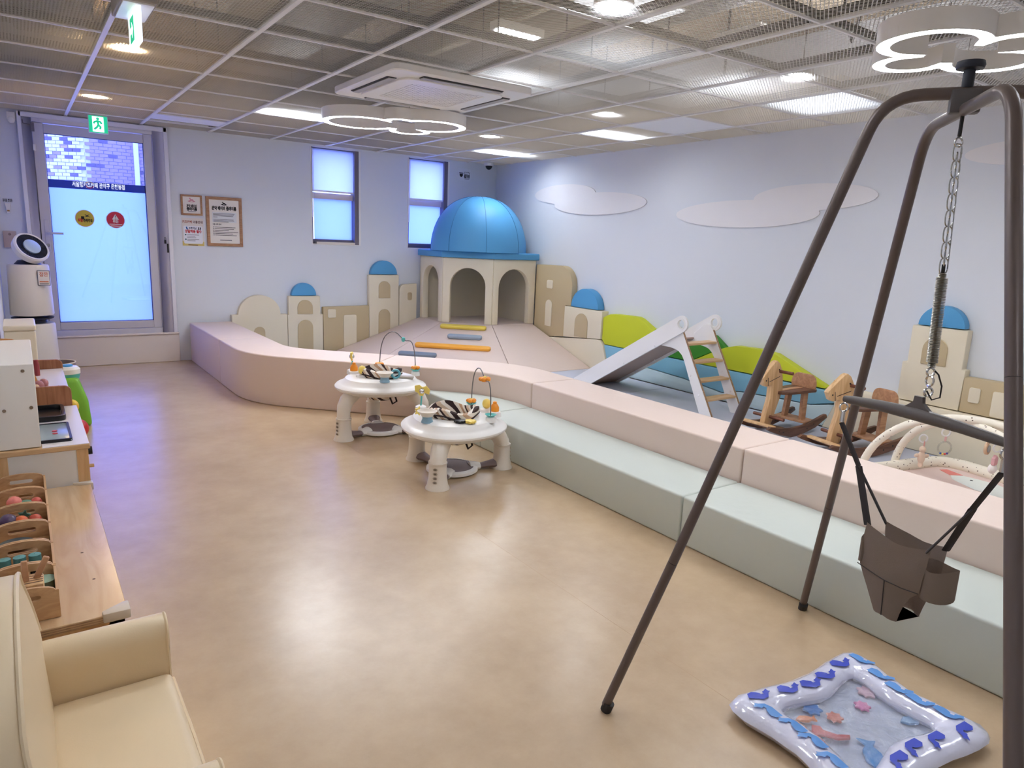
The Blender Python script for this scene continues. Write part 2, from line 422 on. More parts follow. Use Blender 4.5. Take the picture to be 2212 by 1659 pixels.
led(2.53,2.78,.48,.4,2.45,.5,'panel light above the mesh beside the round white downlight')
led(4.30,2.76,.5,.5,2.30,.7,'square panel light above the mesh over the swing stand')
led(4.32,4.72,.5,.22,2.30,5,'panel light above the mesh over the right wall, above the first wall cloud')
led(4.42,6.55,.5,.22,2.30,16,'panel light above the mesh over the blue dome')
led(2.0,5.95,.5,.22,2.30,30,'panel light above the mesh behind the hanging cloud lamp')
led(2.5,3.62,.28,.06,2.5,9,'short panel light above the mesh in front of the air conditioner')
led(3.5,2.79,.08,.26,2.5,9,'short panel light above the mesh left of the cloud lamp at the picture edge')
led(.74,1.5,.5,.22,2.30,8,'panel light above the mesh over the left wall, nearest the sofa')
led(.74,2.7,.5,.22,2.30,14,'added fill panel light above the mesh over the left wall, out of view above the low bench')  # extra unseen panel, added as fill for the padded block fronts
led(2.53,.4,.5,.22,2.30,7,'panel light above the mesh nearest the camera')
led(4.3,.4,.5,.22,2.30,7,'panel light above the mesh at the near right')
led(.9,-.9,.5,.22,2.30,18,'panel light above the mesh behind the camera on the left')
led(2.8,-.9,.5,.22,2.30,12,'panel light above the mesh behind the camera on the right')
def downlight(x, y, warm, label, r=.06):
    z = ZC+.014
    t = thing('downlight', label, 'ceiling light', (x,y,z), 0, 'round downlights set in the ceiling mesh')
    part('trim_ring', MB().lathe([(r,0),(r+.022,0),(r+.024,.012),(r+.006,.07),(r,.07)], (x,y,z), 24, cap=False), white_m, t)
    part('lens', MB().lathe([(.001,.004),(r,.003),(r,.012),(.001,.012)], (x,y,z), 24, cap=False), spotw_m if warm else spotc_m, t)
for x, y, wm, lb in ((.579,4.571,1,'warm round downlight just behind the hanging exit sign'),(.571,6.383,1,'warm round downlight nearest the door'),
    (2.075,2.321,0,'white round downlight at the top middle, nearest the camera'),(3.629,4.063,0,'white round downlight right of the air conditioner'),
    (3.646,5.668,0,'small white round downlight nearest the blue dome'),(3.59,2.477,0,'white round downlight left of the cloud lamp at the picture edge')):
    downlight(x, y, wm, lb)

# ------------------------------------------------------------------ cloud lamps
def cloud_outline(circles, c, shrink=0, n=140):
    out = []
    for i in range(n):
        a = 2*PI*i/n; d = Vector((math.cos(a), math.sin(a))); best = 0
        for x, y, r in circles:
            r = r-shrink; p = Vector((x-c[0], y-c[1])); b = p.dot(d); q = b*b-(p.dot(p)-r*r)
            if q >= 0: best = max(best, b+math.sqrt(q))
        out.append((c[0]+d.x*best, c[1]+d.y*best))
    return out
def cloud_lamp(circles, z, label):
    c = (sum(k[0] for k in circles)/len(circles), sum(k[1] for k in circles)/len(circles))
    t = thing('cloud_lamp', label, 'lamp', (c[0],c[1],z), 0, 'cloud shaped ring lamps')
    o, i = cloud_outline(circles, c), cloud_outline(circles, c, .055)
    part('ring_housing', MB().ringprism(o, i, z+.012, z+.075), white_m, t)
    part('light_diffuser', MB().ringprism(cloud_outline(circles, c, .0042), cloud_outline(circles, c, .0508), z, z+.010), cloud_e, t)
    part('ring_lip', MB().ringprism(o, cloud_outline(circles, c, .004), z-.002, z+.012), white_m, t); part('ring_lip', MB().ringprism(cloud_outline(circles, c, .051), i, z-.002, z+.012), white_m, t)
    for k in (8, 55, 100):
        p = o[k]; q = (p[0]*.96+c[0]*.04, p[1]*.96+c[1]*.04)
        part('suspension_wire', MB().tube([(q[0],q[1],z+.075),(q[0],q[1],ZC)], .0015, 5), steel_m, t)
cloud_lamp([(2.13,5.03,.285),(2.30,4.745,.12),(2.555,4.775,.262),(2.555,5.11,.16),(2.37,4.92,.20)], 2.12, 'glowing white cloud shaped ring lamp hanging below the air conditioner')
cloud_lamp([(2.945,1.455,.20),(3.17,1.645,.152),(3.355,1.415,.19),(3.16,1.25,.155),(3.16,1.45,.18)], 2.12, 'glowing white cloud shaped ring lamp at the top right, above the swing stand')

# ------------------------------------------------------------------ air conditioner
ac = thing('air_conditioner', 'white four-way ceiling cassette air conditioner with perforated grille', 'air conditioner', (2.225,4.15,2.19))
X0, X1, Y0, Y1, Z0 = 1.755, 2.695, 3.69, 4.62, 2.195
acp = MB(); o_ = rrect(X0,X1,Y0,Y1,.05); i_ = rrect(X0+.16,X1-.16,Y0+.16,Y1-.16,.02)
part('face_panel', MB().ringprism(o_, i_, Z0+.012, ZC-.006).bevel(.006,1), white_m, ac)
part('intake_frame', MB().ringprism(rrect(X0+.12,X1-.12,Y0+.12,Y1-.12,.08), rrect(X0+.22,X1-.22,Y0+.22,Y1-.22,.02), Z0, Z0+.014).bevel(.003,1), white_m, ac)
part('grille_backing', B(X0+.2,X1-.2,Y0+.2,Y1-.2,Z0+.02,Z0+.026), mat('filter_dark', (80,80,80), .8), ac)
g = MB(); n = 19; L0 = X1-X0-.44
for i in range(n):
    for j in range(n):
        cx_ = X0+.22+L0*(i+.5)/n; cy_ = Y0+.22+(Y1-Y0-.44)*(j+.5)/n; s_ = L0/n/2
        if True:
            h = s_*.62
            g.ringprism([(cx_-s_,cy_-s_),(cx_+s_,cy_-s_),(cx_+s_,cy_+s_),(cx_-s_,cy_+s_)], [(cx_,cy_-h),(cx_+h,cy_),(cx_,cy_+h),(cx_-h,cy_)], Z0+.004, Z0+.012)
part('grille', g, white_m, ac)
for (a,b,c,d) in ((X0+.2,X1-.2,Y0+.045,Y0+.105),(X0+.2,X1-.2,Y1-.105,Y1-.045),(X0+.045,X0+.105,Y0+.2,Y1-.2),(X1-.105,X1-.045,Y0+.2,Y1-.2)):
    part('outlet_slot', B(a,b,c,d,Z0+.008,Z0+.0125), mat('slot_dark', (60,60,64), .7), ac)
    v = MB()
    if b-a > d-c: v.box(a,b,(c+d)/2-.02,(c+d)/2+.022,Z0+.002,Z0+.006)
    else: v.box((a+b)/2-.02,(a+b)/2+.022,c,d,Z0+.002,Z0+.006)
    part('louver', v, mat('louver_grey', (170,168,166), .5), ac)

# ------------------------------------------------------------------ door
d = structroot('door_1', (.66,YB,.29), 'grey aluminium framed glass door with frosted film')
fr = MB()
fr.box(DX0,.185,YB-.03,YB+.15,.29,DZ1); fr.box(1.125,DX1,YB-.03,YB+.15,.29,DZ1); fr.box(.185,1.125,YB-.03,YB+.15,2.17,DZ1); fr.box(.185,1.125,YB-.03,YB+.15,.29,.345)
part('door_frame', fr.bevel(.004,1), alu_m, d)
for a,b in ((DX0-.012,DX0+.02),(DX1-.03,DX1+.006)):
    part('frame_trim', B(a,b,YB-.045,YB-.028,.29,DZ1).bevel(.003,1), mat('trim_white', (232,232,236), .45), d)
part('frame_trim', B(DX0,DX1,YB-.045,YB-.028,2.205,DZ1).bevel(.003,1), MATS['trim_white'], d)
lf = MB()
for bx in ((.187,.270,.346,2.168),(1.048,1.123,.346,2.168)): lf.box(bx[0],bx[1],YB-.02,YB+.03,bx[2],bx[3])
lf.box(.270,1.048,YB-.02,YB+.03,.348,.42); lf.box(.270,1.048,YB-.02,YB+.03,2.086,2.163)
part('door_leaf', lf.bevel(.003,1), alu_m, d)
gk = MB()
for bx in ((.268,.274,.416,2.09),(1.044,1.05,.416,2.09)): gk.box(bx[0],bx[1],YB-.012,YB+.02,bx[2],bx[3])
gk.box(.27,1.048,YB-.012,YB+.02,.416,.423); gk.box(.27,1.048,YB-.012,YB+.02,2.083,2.089)
part('gasket', gk, dark_m, d)
part('glass_pane', B(.272,1.046,YB+.004,YB+.009,.42,2.086), glass_m, d)
part('frosted_film', B(.274,1.044,YB+.0105,YB+.012,.423,1.63), film_m, d)
part('film_band', B(.274,1.044,YB+.0105,YB+.012,1.63,1.70), translucent('band_film', (60,96,160), .6), d)
letter('서울형키즈카페 관악구 은천동점', .05, .665, 1.668, YB-.001, mat('film_letters', (230,240,250), .5, emit=.25), d, width=.42, bold=0.024)
part('smile_mark', MB().tube([(.59+.03*math.cos(a), YB-.001, 1.672+.028*math.sin(a)) for a in [PI*(1.1+.8*i/8) for i in range(9)]], .003, 5), mat('smile_red', (220,70,80), .5), d)
part('smile_mark', MB().tube([(.59+.032*math.cos(a), YB-.001, 1.672+.028*math.sin(a)) for a in [PI*(.15+.7*i/8) for i in range(9)]], .003, 5), mat('smile_yellow', (230,190,90), .5), d)
def disc_xz(cx, cz, r, y0, y1, n=28): return MB().prism(arc(cx,cz,r,0,360-360/n,n-1), y0, y1, 'xz')
yl = mat('sticker_yellow', (206,186,72), .6); rd = mat('sticker_red', (200,48,74), .6)
for cx_, m_ in ((.531,yl),(.779,rd)):
    part('sticker_rim', disc_xz(cx_,1.37,.078,YB+.002,YB+.0035), white_m, d)
    part('sticker', disc_xz(cx_,1.37,.0725,YB+.0005,YB+.002), m_, d)
YS = YB-.0008
letter('위험!', .034, .497, 1.35, YS, redink_m, d, width=.042, bold=0.040)
letter('추락주의', .034, .556, 1.35, YS, ink_m, d, width=.07, bold=0.040)
part('falling_person_mark', MB().box(.503,.527,YS,YS+.001,1.362,1.388).prism([(.527,1.383),(.56,1.389),(.575,1.38),(.575,1.384),(.556,1.396),(.57,1.405),(.566,1.407),(.55,1.398),(.535,1.408),(.533,1.405),(.546,1.392)],YS,YS+.001,'xz'), ink_m, d)
letter('주의!', .036, .779, 1.352, YS, white_m, d, width=.045, bold=0.040)
letter('!', .05, .779, 1.392, YS-.002, ink_m, d)
part('warning_triangle', MB().prism([(.75,1.372),(.808,1.372),(.779,1.422)],YS,YS+.001,'xz'), white_m, d)
for k, wd_ in enumerate((.105,.085)):
    part('printed_line', B(.779-wd_/2,.779+wd_/2,YS,YS+.001,1.326-.016*k,1.332-.016*k), white_m, d)
part('handle', MB().tube([(.232,YB-.02,1.228),(.232,YB-.065,1.228),(.245,YB-.07,1.228),(.352,YB-.07,1.226)], .010, 10), alu_m, d)
part('lock_plate', B(.214,.25,YB-.026,YB-.019,1.06,1.345).bevel(.004,1), alu_m, d)
part('lock_cylinder', MB().tube([(.232,YB-.036,1.12),(.232,YB-.02,1.12)], .014, 12), steel_m, d)
part('door_closer_hinge', B(.178,.205,YB-.04,YB-.018,2.09,2.16), winf_m, d); part('door_closer_arm', MB().tube([(.19,YB-.04,2.14),(.125,YB-.04,2.15),(.123,YB-.04,2.18)], .004, 6), winf_m, d)
part('sensor', B(.182,.206,YB-.032,YB-.018,1.93,1.985).bevel(.004,1), white_m, d)
solo('padlock', MB().box(1.176,1.194,YB-.06,YB-.046,1.165,1.20).tube([(1.179,YB-.053,1.20),(1.179,YB-.053,1.222),(1.185,YB-.053,1.228),(1.191,YB-.053,1.222),(1.191,YB-.053,1.20)], .0025, 6).box(1.198,1.212,YB-.058,YB-.046,1.08,1.165), black_m, 'small black padlock hanging on the right jamb of the glass door', 'padlock')
struct('trim_1', MB().box(DX0-.005,1.268,YB-.035,YB,0,.278).box(DX0-.005,1.268,YB-.05,YB,.278,.296).bevel(.004,1), mat('sill_beige', (226,216,204), .55))
# exterior building seen through the clear strip
bld = thing('brick_building', 'purple grey brick building across the lane, seen through the top of the glass door', 'building', (1.1,11.0,0))
mortar = mat('mortar', (206,204,206), .9); b1 = mat('brick_mauve', (160,138,150), .9, var=.15, vscale=20); b2 = mat('brick_dark', (104,94,108), .9); b3 = mat('brick_pale', (212,206,204), .9, var=.1)
dl_ = Vector((-.80,.60,0)); CX, CY = .795, 10.62
part('wall_core', MB().prism([(CX,CY),(3.2,CY),(3.2,14.5),(-2.4,14.5),(CX+dl_.x*4,CY+dl_.y*4)], 0, 4.2, 'xy'), mortar, bld)
bms = {q.name: finish('brick', B(-.047,.047,-.014,.014,-.0185,.0185), q) for q in (b1,b2,b3)}
def brick(q, p, rz=0):
    o = bpy.data.objects.new('brick', bms[q.name]); COL.objects.link(o); o.parent = bld; o.location = Vector(p)-bld.location; o.rotation_euler = (0,0,rz)
for r_ in range(15):
    z = 1.80+r_*.043
    for k in range(8):
        brick(b2 if rr.random() < .12 else b1, (CX+.05+k*.102+(.051 if r_%2 else 0),CY,z))
    for k in range(9):
        p = Vector((CX,CY,0))+dl_*(.05+k*.102+(.0 if r_%2 else .051)); brick(rr.choice((b3,b3,b3,b3,b1,b2)), (p.x,p.y,z), math.atan2(dl_.y,dl_.x))
part('downpipe', MB().tube([(1.36,10.55,0),(1.36,10.55,4.2)], .03, 12), mat('pipe_pale', (214,218,226), .5), bld)
struct('ground', B(-6,8,YB+.25,18,-.12,-.02), mat('asphalt', (150,150,152), .9))

# ------------------------------------------------------------------ windows and blinds
for nw, W, bx, lb in ((1, W1, (2.682,3.145,1.778), 'left'), (2, W2, (3.835,4.290,1.768), 'right')):
    wd = structroot('window_%d' % nw, ((W[0]+W[1])/2, YB, W[2]), 'tall narrow grey framed window')
    f = MB(); yf0, yf1 = YB+.05, YB+.12
    f.box(W[0],W[0]+.03,yf0,yf1,W[2],W[3]); f.box(W[1]-.06,W[1]-.012,yf0,yf1,W[2],W[3]); f.box(W[0],W[1],yf0,yf1,W[2],W[2]+.05); f.box(W[0],W[1],yf0,yf1,W[3]-.03,W[3])
    part('window_frame', f, winf_m, wd)
    part('transom', B(W[0]+.03,W[1]-.06,yf0+.01,yf1,1.70,1.765), mat('transom_beige', (214,204,200), .6), wd)
    rv = MB(); rv.box(W[0]-.008,W[0]+.002,YB-.006,YB+.05,W[2]-.006,W[3]); rv.box(W[1]-.012,W[1]+.01,YB-.006,YB+.05,W[2]-.006,W[3]); rv.box(W[0],W[1],YB-.006,YB+.05,W[2]-.01,W[2])
    part('reveal_trim', rv, white_m, wd)
    part('reveal_side', B(W[0]+.002,W[0]+.012,YB,YB+.05,W[2],W[3]), winf_m, wd); part('reveal_side', B(W[1]-.06,W[1]-.012,YB+.0,YB+.05,W[2],W[3]), winf_m, wd)
    part('window_pane', B(W[0]+.03,W[1]-.06,YB+.095,YB+.1,W[2]+.05,W[3]-.03), glass_m, wd)
    part('frosted_film', B(W[0]+.055,W[1]-.062,YB+.085,YB+.087,W[2]+.03,1.715), translucent('window_film', (226,238,252), .92), wd)
    bl = thing('roller_blind', 'white roller blind pulled halfway down over the %s window' % lb, 'blind', ((bx[0]+bx[1])/2,YB+.03,bx[2]), 0, 'roller blinds on the two windows')
    part('blind_cloth', B(bx[0],bx[1],YB+.025,YB+.0265,bx[2],W[3]-.012), blind_m, bl)
    part('hem_bar', B(bx[0],bx[1],YB+.022,YB+.031,bx[2]-.006,bx[2]+.012), white_m, bl)
    ch = MB()
    for s_ in (0,.012):
        ch.tube([(bx[0]-.012+s_,YB-.004,W[3]-.02),(bx[0]-.014+s_,YB-.006,1.9),(bx[0]-.018+s_,YB-.008,1.50+.02*s_)], .0035, 5)
    part('bead_chain', ch, white_m, bl)
solo('window_ledge_strip', B(2.705,3.15,YB-.012,YB+.05,W1[2]-.002,W1[2]+.022), offw_m, 'off-white hem strip along the foot of the left window', 'strip')

# ------------------------------------------------------------------ signs on the back wall
def horse_icon(x, z, s, y, m_, par):
    pts = [(-.42,.62),(-.34,.70),(-.22,.60),(-.10,.34),(.18,.30),(.34,.36),(.42,.10),(.62,-.06),(.92,-.20),(.70,-.30),(.30,-.38),(-.30,-.38),(-.70,-.30),(-.92,-.16),(-.62,-.06),(-.40,.06),(-.30,.30),(-.44,.40),(-.56,.36),(-.56,.50)]
    part('rocking_horse_mark', MB().prism([(x+a*s, z+b*s) for a,b in pts], y-.0008, y, 'xz'), m_, par)
    part('mark_gap', MB().prism([(x+a*s, z+b*s) for a,b in arc(0,-.26,.3,0,180,8,.16)], y-.0012, y-.0002, 'xz'), paper_m, par)
def framed(name, x0, x1, z0, z1, bw_, label):
    t = thing(name, label, 'sign', ((x0+x1)/2,YB,z0))
    part('sign_frame', MB().ringprism([(x0,z0),(x1,z0),(x1,z1),(x0,z1)], [(x0+bw_,z0+bw_),(x1-bw_,z0+bw_),(x1-bw_,z1-bw_),(x0+bw_,z1-bw_)], YB-.022, YB-.001, 'xz').bevel(.002,1), oak_m, t)
    part('sign_board', B(x0+bw_*.8,x1-bw_*.8,YB-.012,YB-.001,z0+bw_*.8,z1-bw_*.8), paper_m, t)
    return t
sf = framed('framed_sign', 1.349, 1.544, 1.449, 1.644, .017, 'small square oak framed sign with a pink rocking horse')
YT = YB-.0125
horse_icon(1.447,1.590,.040,YT,pinkink_m,sf)
letter('관악 베이비', .034, 1.447, 1.535, YT-.0006, ink_m, sf, width=.092, bold=0.044)
letter('플레이룸', .036, 1.447, 1.507, YT-.0006, ink_m, sf, width=.095, bold=0.050)
part('printed_line', B(1.41,1.484,YT-.001,YT,1.484,1.488), mat('ink_grey', (110,108,110), .7), sf)
lfm = framed('framed_sign', 1.578, 1.922, 1.156, 1.643, .029, 'large oak framed sign with a black rocking horse and rules in small print')
horse_icon(1.750,1.575,.034,YT,ink_m,lfm)
letter('관악 베이비 플레이룸', .042, 1.750, 1.530, YT-.0006, ink_m, lfm, width=.235, bold=0.050)
part('text_panel', B(1.632,1.868,YT-.0006,YT,1.395,1.492), mat('paper_pale', (226,228,228), .7), lfm)
pl_ = MB(); zz = 1.480
for k, wk in enumerate((.205,.200,.192,.04,0,.195,.2,.145)):
    if wk: pl_.box(1.643,1.643+wk,YT-.0014,YT-.0006,zz-.003,zz+.0015)
    zz -= .0115
part('printed_lines', pl_, MATS['ink_grey'], lfm, kind='stuff')
letter('이용 수칙 안내', .017, 1.676, 1.372, YT-.0006, ink_m, lfm, width=.08, bold=0.030)
for k, wk in enumerate((.20,.185,.135,.225,.175,.21)):
    zz = 1.345-.0158*k
    part('bullet', MB().prism(arc(1.644,zz,.0045,0,330,11), YT-.0008, YT, 'xz'), ink_m, lfm)
    part('printed_line', B(1.654,1.654+wk,YT-.0008,YT,zz-.0022,zz+.0022), ink_m, lfm)
part('printed_line', B(1.70,1.815,YT-.0008,YT,1.213,1.221), MATS['ink_grey'], lfm)
po = thing('poster', 'unframed notice poster with red lettering and a yellow foot, under the small framed sign', 'poster', (1.45,YB,1.151))
YP = YB-.004
part('sheet', B(1.349,1.549,YP,YB-.001,1.151,1.422), mat('poster_pale', (228,222,214), .5), po)
part('yellow_band', B(1.349,1.549,YP-.0006,YP,1.151,1.195), mat('poster_yellow', (216,196,120), .6), po)
part('white_panel', MB().prism(rrect(1.362,1.538,1.172,1.345,.014), YP-.001, YP-.0006, 'xz'), mat('poster_white', (234,236,240), .6), po)
letter('키즈카페', .03, 1.399, 1.382, YP-.0008, brownink_m, po, width=.088, bold=0.030)
letter('이용안내', .03, 1.497, 1.382, YP-.0008, mat('ink_maroon', (92,48,44), .7), po, width=.088, bold=0.030)
letter('보호자님', .026, 1.447, 1.322, YP-.0014, mat('ink_navy', (40,50,90), .7), po, width=.07, bold=0.030)
letter('양말착용 필수', .034, 1.452, 1.290, YP-.0014, redink_m, po, width=.152, bold=0.044)
part('sock_mark', MB().prism([(1.385,1.336),(1.397,1.336),(1.399,1.322),(1.407,1.316),(1.404,1.308),(1.392,1.310),(1.386,1.322)], YP-.0018, YP-.001, 'xz'), mat('sock_blue', (40,90,150), .7), po)
for dx in (0,.016): part('sock_mark', MB().prism([(1.497+dx,1.334),(1.506+dx,1.334),(1.508+dx,1.318),(1.500+dx,1.308),(1.491+dx,1.310),(1.499+dx,1.318)], YP-.0018, YP-.001, 'xz'), ink_m, po)
for k, (zz, n_) in enumerate(((1.258,3),(1.214,2))):
    part('check_mark', MB().prism(arc(1.380,zz,.007,0,330,11), YP-.0016, YP-.001, 'xz'), mat('check_teal', (40,92,96), .7), po)
    for q in range(n_): part('printed_line', B(1.393,1.393+(.11,.075,.082)[q],YP-.0016,YP-.001,zz-.0135*q-.002,zz-.0135*q+.002), MATS['ink_grey'], po)
part('printed_line', B(1.40,1.49,YP-.0014,YP-.0006,1.157,1.163), MATS['ink_maroon'], po)
cc = thing('cctv_notice', 'small white notice with a camera symbol in the corner beside the dome camera', 'sign', (4.57,YB,2.03))
part('notice_plate', MB().prism(rrect(4.476,4.666,2.03,2.178,.02), YB-.005, YB-.001, 'xz'), mat('plate_white', (226,230,236), .5), cc)
letter('CCTV', .05, 4.61, 2.122, YB-.006, ink_m, cc, width=.085, bold=0.010)
letter('촬영중', .045, 4.61, 2.083, YB-.006, ink_m, cc, width=.082, bold=0.040)
part('printed_line', B(4.575,4.645,YB-.006,YB-.005,2.054,2.058), ink_m, cc)
part('camera_mark', MB().box(4.497,4.556,YB-.0065,YB-.005,2.118,2.126).prism([(4.505,2.114),(4.505,2.094),(4.515,2.08),(4.528,2.074),(4.540,2.08),(4.55,2.094),(4.55,2.114)], YB-.0065, YB-.005, 'xz'), ink_m, cc)
dc = thing('dome_camera', 'white and black dome security camera under the ceiling in the room corner', 'camera', (4.80,7.45,2.17))
part('camera_base', MB().lathe([(.001,0),(.058,0),(.062,.012),(.062,.036),(.001,.036)], (4.80,7.45,2.217), 24, cap=False), white_m, dc)
part('camera_dome', MB().ell((4.80,7.45,2.218),(.042,.042,.046),20,8,-90,0), black_m, dc)
# left of the door: light holder, switch plate, motion sensor
lh = thing('emergency_light', 'small white emergency torch on a wall holder above the switch plate', 'torch', (-.036,YB,1.385))
part('torch_body', MB().prism([(-.060,1.47),(-.012,1.47),(-.020,1.43),(-.022,1.385),(-.05,1.385),(-.052,1.43)], YB-.035, YB-.001, 'xz').bevel(.005,2), white_m, lh)
part('torch_window', B(-.046,-.028,YB-.037,YB-.034,1.40,1.412), mat('amber', (170,130,80), .5), lh)
letter('휴대용 조명등', .03, -.036, 1.492, YB-.001, ink_m, lh, width=.07, bold=0.020)
sw = thing('switch_plate', 'beige wall switch plate beside the tilted purifier head', 'switch', (-.045,YB,1.09))
part('plate', B(-.093,.004,YB-.02,YB-.001,1.09,1.232).bevel(.004,2), mat('plate_beige', (196,176,164), .5), sw)
part('plate_button', disc_xz(-.045,1.205,.011,YB-.023,YB-.019,14), mat('button_tan', (150,130,120), .5), sw)
ms = thing('motion_sensor', 'white corner motion sensor under the ceiling left of the door', 'sensor', (.045,YB,2.13))
part('sensor_body', B(.015,.075,YB-.05,YB-.001,2.17,2.23).bevel(.006,2), white_m, ms); part('sensor_lens', MB().ell((.045,YB-.045,2.165),(.026,.02,.03),14,8), white_m, ms)

# ------------------------------------------------------------------ exit signs
def runner(place, par, m_):
    segs = [[(-.10,.62),(-.02,.34),(.02,.0)],[(.02,.0),(.22,-.22),(.16,-.55)],[(.0,.0),(-.14,-.30),(-.42,-.62)],[(-.06,.55),(-.34,.42),(-.46,.18)],[(-.05,.55),(.22,.48),(.36,.20)]]
    mb = MB()
    for s_ in segs: mb.tube([place(*q) for q in s_], .0085, 6)
    mb.ell(place(-.02,.86), (.012,.012,.012), 10, 6)
    part('running_man_mark', mb, m_, par)
e2 = thing('exit_sign', 'green and white running man exit sign hanging above the glass door', 'exit sign', (.665,7.35,2.1))
part('sign_case', B(.59,.742,7.34,7.362,2.10,2.250).bevel(.003,1), white_m, e2)
part('green_face', B(.596,.736,7.336,7.341,2.106,2.244), exitg_m, e2)
part('white_opening', B(.622,.708,7.333,7.337,2.112,2.238), exitw_m, e2)
runner(lambda a, b: (.665+a*.075, 7.330, 2.168+b*.06), e2, exitg_m)
e1 = thing('exit_sign', 'blade exit sign seen edge-on, hanging from a grey box at the top left', 'exit sign', (.47,3.45,2.03))
part('mount_box', B(.405,.535,3.28,3.60,2.175,2.252).bevel(.004,1), mat('box_taupe', (160,150,140), .5), e1)
part('mount_plate', B(.415,.525,3.30,3.58,2.168,2.176), white_m, e1)
part('blade', B(.461,.479,3.32,3.56,2.035,2.170).bevel(.002,1), mat('blade_white', (226,238,250), .4, emit=.5), e1)
part('white_face', B(.4595,.4605,3.33,3.55,2.042,2.160), exitw_m, e1); part('green_face', B(.4585,.4595,3.40,3.50,2.055,2.150), exitg_m, e1)
part('arrow_mark', MB().prism([(3.41,2.10),(3.45,2.13),(3.45,2.112),(3.49,2.112),(3.49,2.088),(3.45,2.088),(3.45,2.07)], .4575, .4586, 'yz'), exitw_m, e1)

# ------------------------------------------------------------------ benches
def curve_pair():
    oc = [(1.365,7.62),(1.365,5.485),(2.765,4.085),(2.765,-1.4)]
    ic = [(1.77,7.62),(1.77,5.70),(3.145,4.325),(3.145,-1.4)]
    return oc, ic
oc, ic = curve_pair()
of1, of2 = fillet(oc,1,.36), fillet(oc,2,.33); if1, if2 = fillet(ic,1,.22), fillet(ic,2,.32)
sm_o, sm_i = (2.11,4.74), (2.42,5.05)
e = .0025
def pad(name, poly, z0, z1, m_, label, cat, group=None, bv=.012):
    return solo(name, MB().prism(poly, z0, z1, 'xy').bevel(bv,3,30), m_, label, cat, group, 50)
GP = 'pink padded wall blocks'
pad('padded_block', [(1.365,7.60),(1.365,6.34+e),(1.77,6.34+e),(1.77,7.60)], 0, .39, pink_m, 'pink padded block standing against the back wall by the door', 'padded bench', GP)
pad('padded_block', [(1.77,6.34-e),(1.365,6.34-e)]+of1+[(sm_o[0]-e,sm_o[1]+e)]+[(sm_i[0]-e,sm_i[1]+e)]+if1[::-1], 0, .39, pink_m, 'long curved pink padded block turning the corner behind the left activity table', 'padded bench', GP)
pad('padded_block', [(sm_o[0]+e,sm_o[1]-e)]+of2+[(2.765,3.67+e),(3.145,3.67+e)]+if2[::-1]+[(sm_i[0]+e,sm_i[1]-e)], 0, .39, pink_m, 'curved pink padded block in front of the ramp steps', 'padded bench', GP)
for a, b, lb in ((3.67,1.97,'straight pink padded block in front of the white slide'),(1.97,.28,'straight pink padded block in front of the baby gym'),(.28,-1.4,'straight pink padded block nearest the camera, at the right edge')):
    pad('padded_block', [(2.765,a-e),(2.765,b+e),(3.145,b+e),(3.145,a-e)], 0, .39, pink_m, lb, 'padded bench', GP)
GM = 'pale mint padded steps'
pad('padded_step', [(2.36,3.66+e),(2.757,3.66+e)]+[(x-.006,y-.004) for x,y in of2[::-1] if y > 3.68][0:]+[(2.36,4.478)], 0, .225, mint_m, 'short pale mint padded step behind the near activity table', 'padded step', GM)
for a, b, lb in ((3.66,1.97,'long pale mint padded step in the middle of the row'),(1.97,.28,'long pale mint padded step behind the hanging baby jumper'),(.28,-1.4,'long pale mint padded step nearest the camera, at the right edge')):
    pad('padded_step', [(2.36,a-e),(2.36,b+e),(2.76,b+e),(2.76,a-e)], 0, .225, mint_m, lb, 'padded step', GM)
# play area mats
GG = 'grey mats on the play area floor'
for a, b, lb in ((-1.4,.72,'grey floor mat at the near end of the play area'),(.72,1.95,'grey floor mat under the baby gym'),(1.95,3.18,'grey floor mat under the rocking horses'),(3.18,4.42,'grey floor mat under the slide ladder')):
    pad('floor_mat', [(3.15,a+.002),(4.945,a+.002),(4.945,b-.002),(3.15,b-.002)], 0, .025, gmat_m, lb, 'mat', GG, .004)
pad('floor_mat', [(3.15,4.424),(4.945,4.424),(4.945,5.52),(3.94,5.52),(2.87,6.58),(2.87,7.56),(1.78,7.56),(1.78,5.72)], 0, .025, gmat_m, 'grey floor mat at the foot of the pink ramp', 'mat', GG, .004)

# ------------------------------------------------------------------ ramp + pavilion
A_, B_ = (3.945,7.02), (4.37,6.612); PT = .38
def ramp(name, top, bot, label):
    (a,b),(c,d_) = top, bot
    v = [(c[0],c[1],.0),(d_[0],d_[1],.0),(c[0],c[1],.026),(d_[0],d_[1],.026),(a[0],a[1],0),(b[0],b[1],0),(a[0],a[1],PT),(b[0],b[1],PT)]
    mb = MB().poly(v, [(0,1,5,4),(2,6,7,3),(0,2,3,1),(4,5,7,6),(0,4,6,2),(1,3,7,5)])
    bmesh.ops.recalc_face_normals(mb.bm, faces=mb.bm.faces)
    return solo(name, mb.bevel(.005,2,10), pink_m, label, 'ramp', 'pink padded ramp wedges')
g_ = .003
ramp('padded_ramp', ((3.942,7.57),(3.942,7.02+g_)), ((2.89,7.57),(2.89,6.588+g_)), 'pink padded ramp wedge along the back wall, left of the climbing rungs')
ramp('padded_ramp', ((3.942,7.02),(4.37-g_,6.612)), ((2.89,6.585),(3.93-g_,5.53)), 'pink padded ramp wedge with the coloured climbing rungs')
ramp('padded_ramp', ((4.37+g_,6.612),(4.945,6.612)), ((3.93+g_,5.53),(4.945,5.53)), 'pink padded ramp wedge against the right wall panels')
pad('padded_platform', [(3.95,7.58),(3.95,7.03),(4.374,6.617),(4.96,6.617),(4.96,7.58)], 0, PT, pink_m, 'pink padded platform under the domed pavilion', 'platform', None, .004)
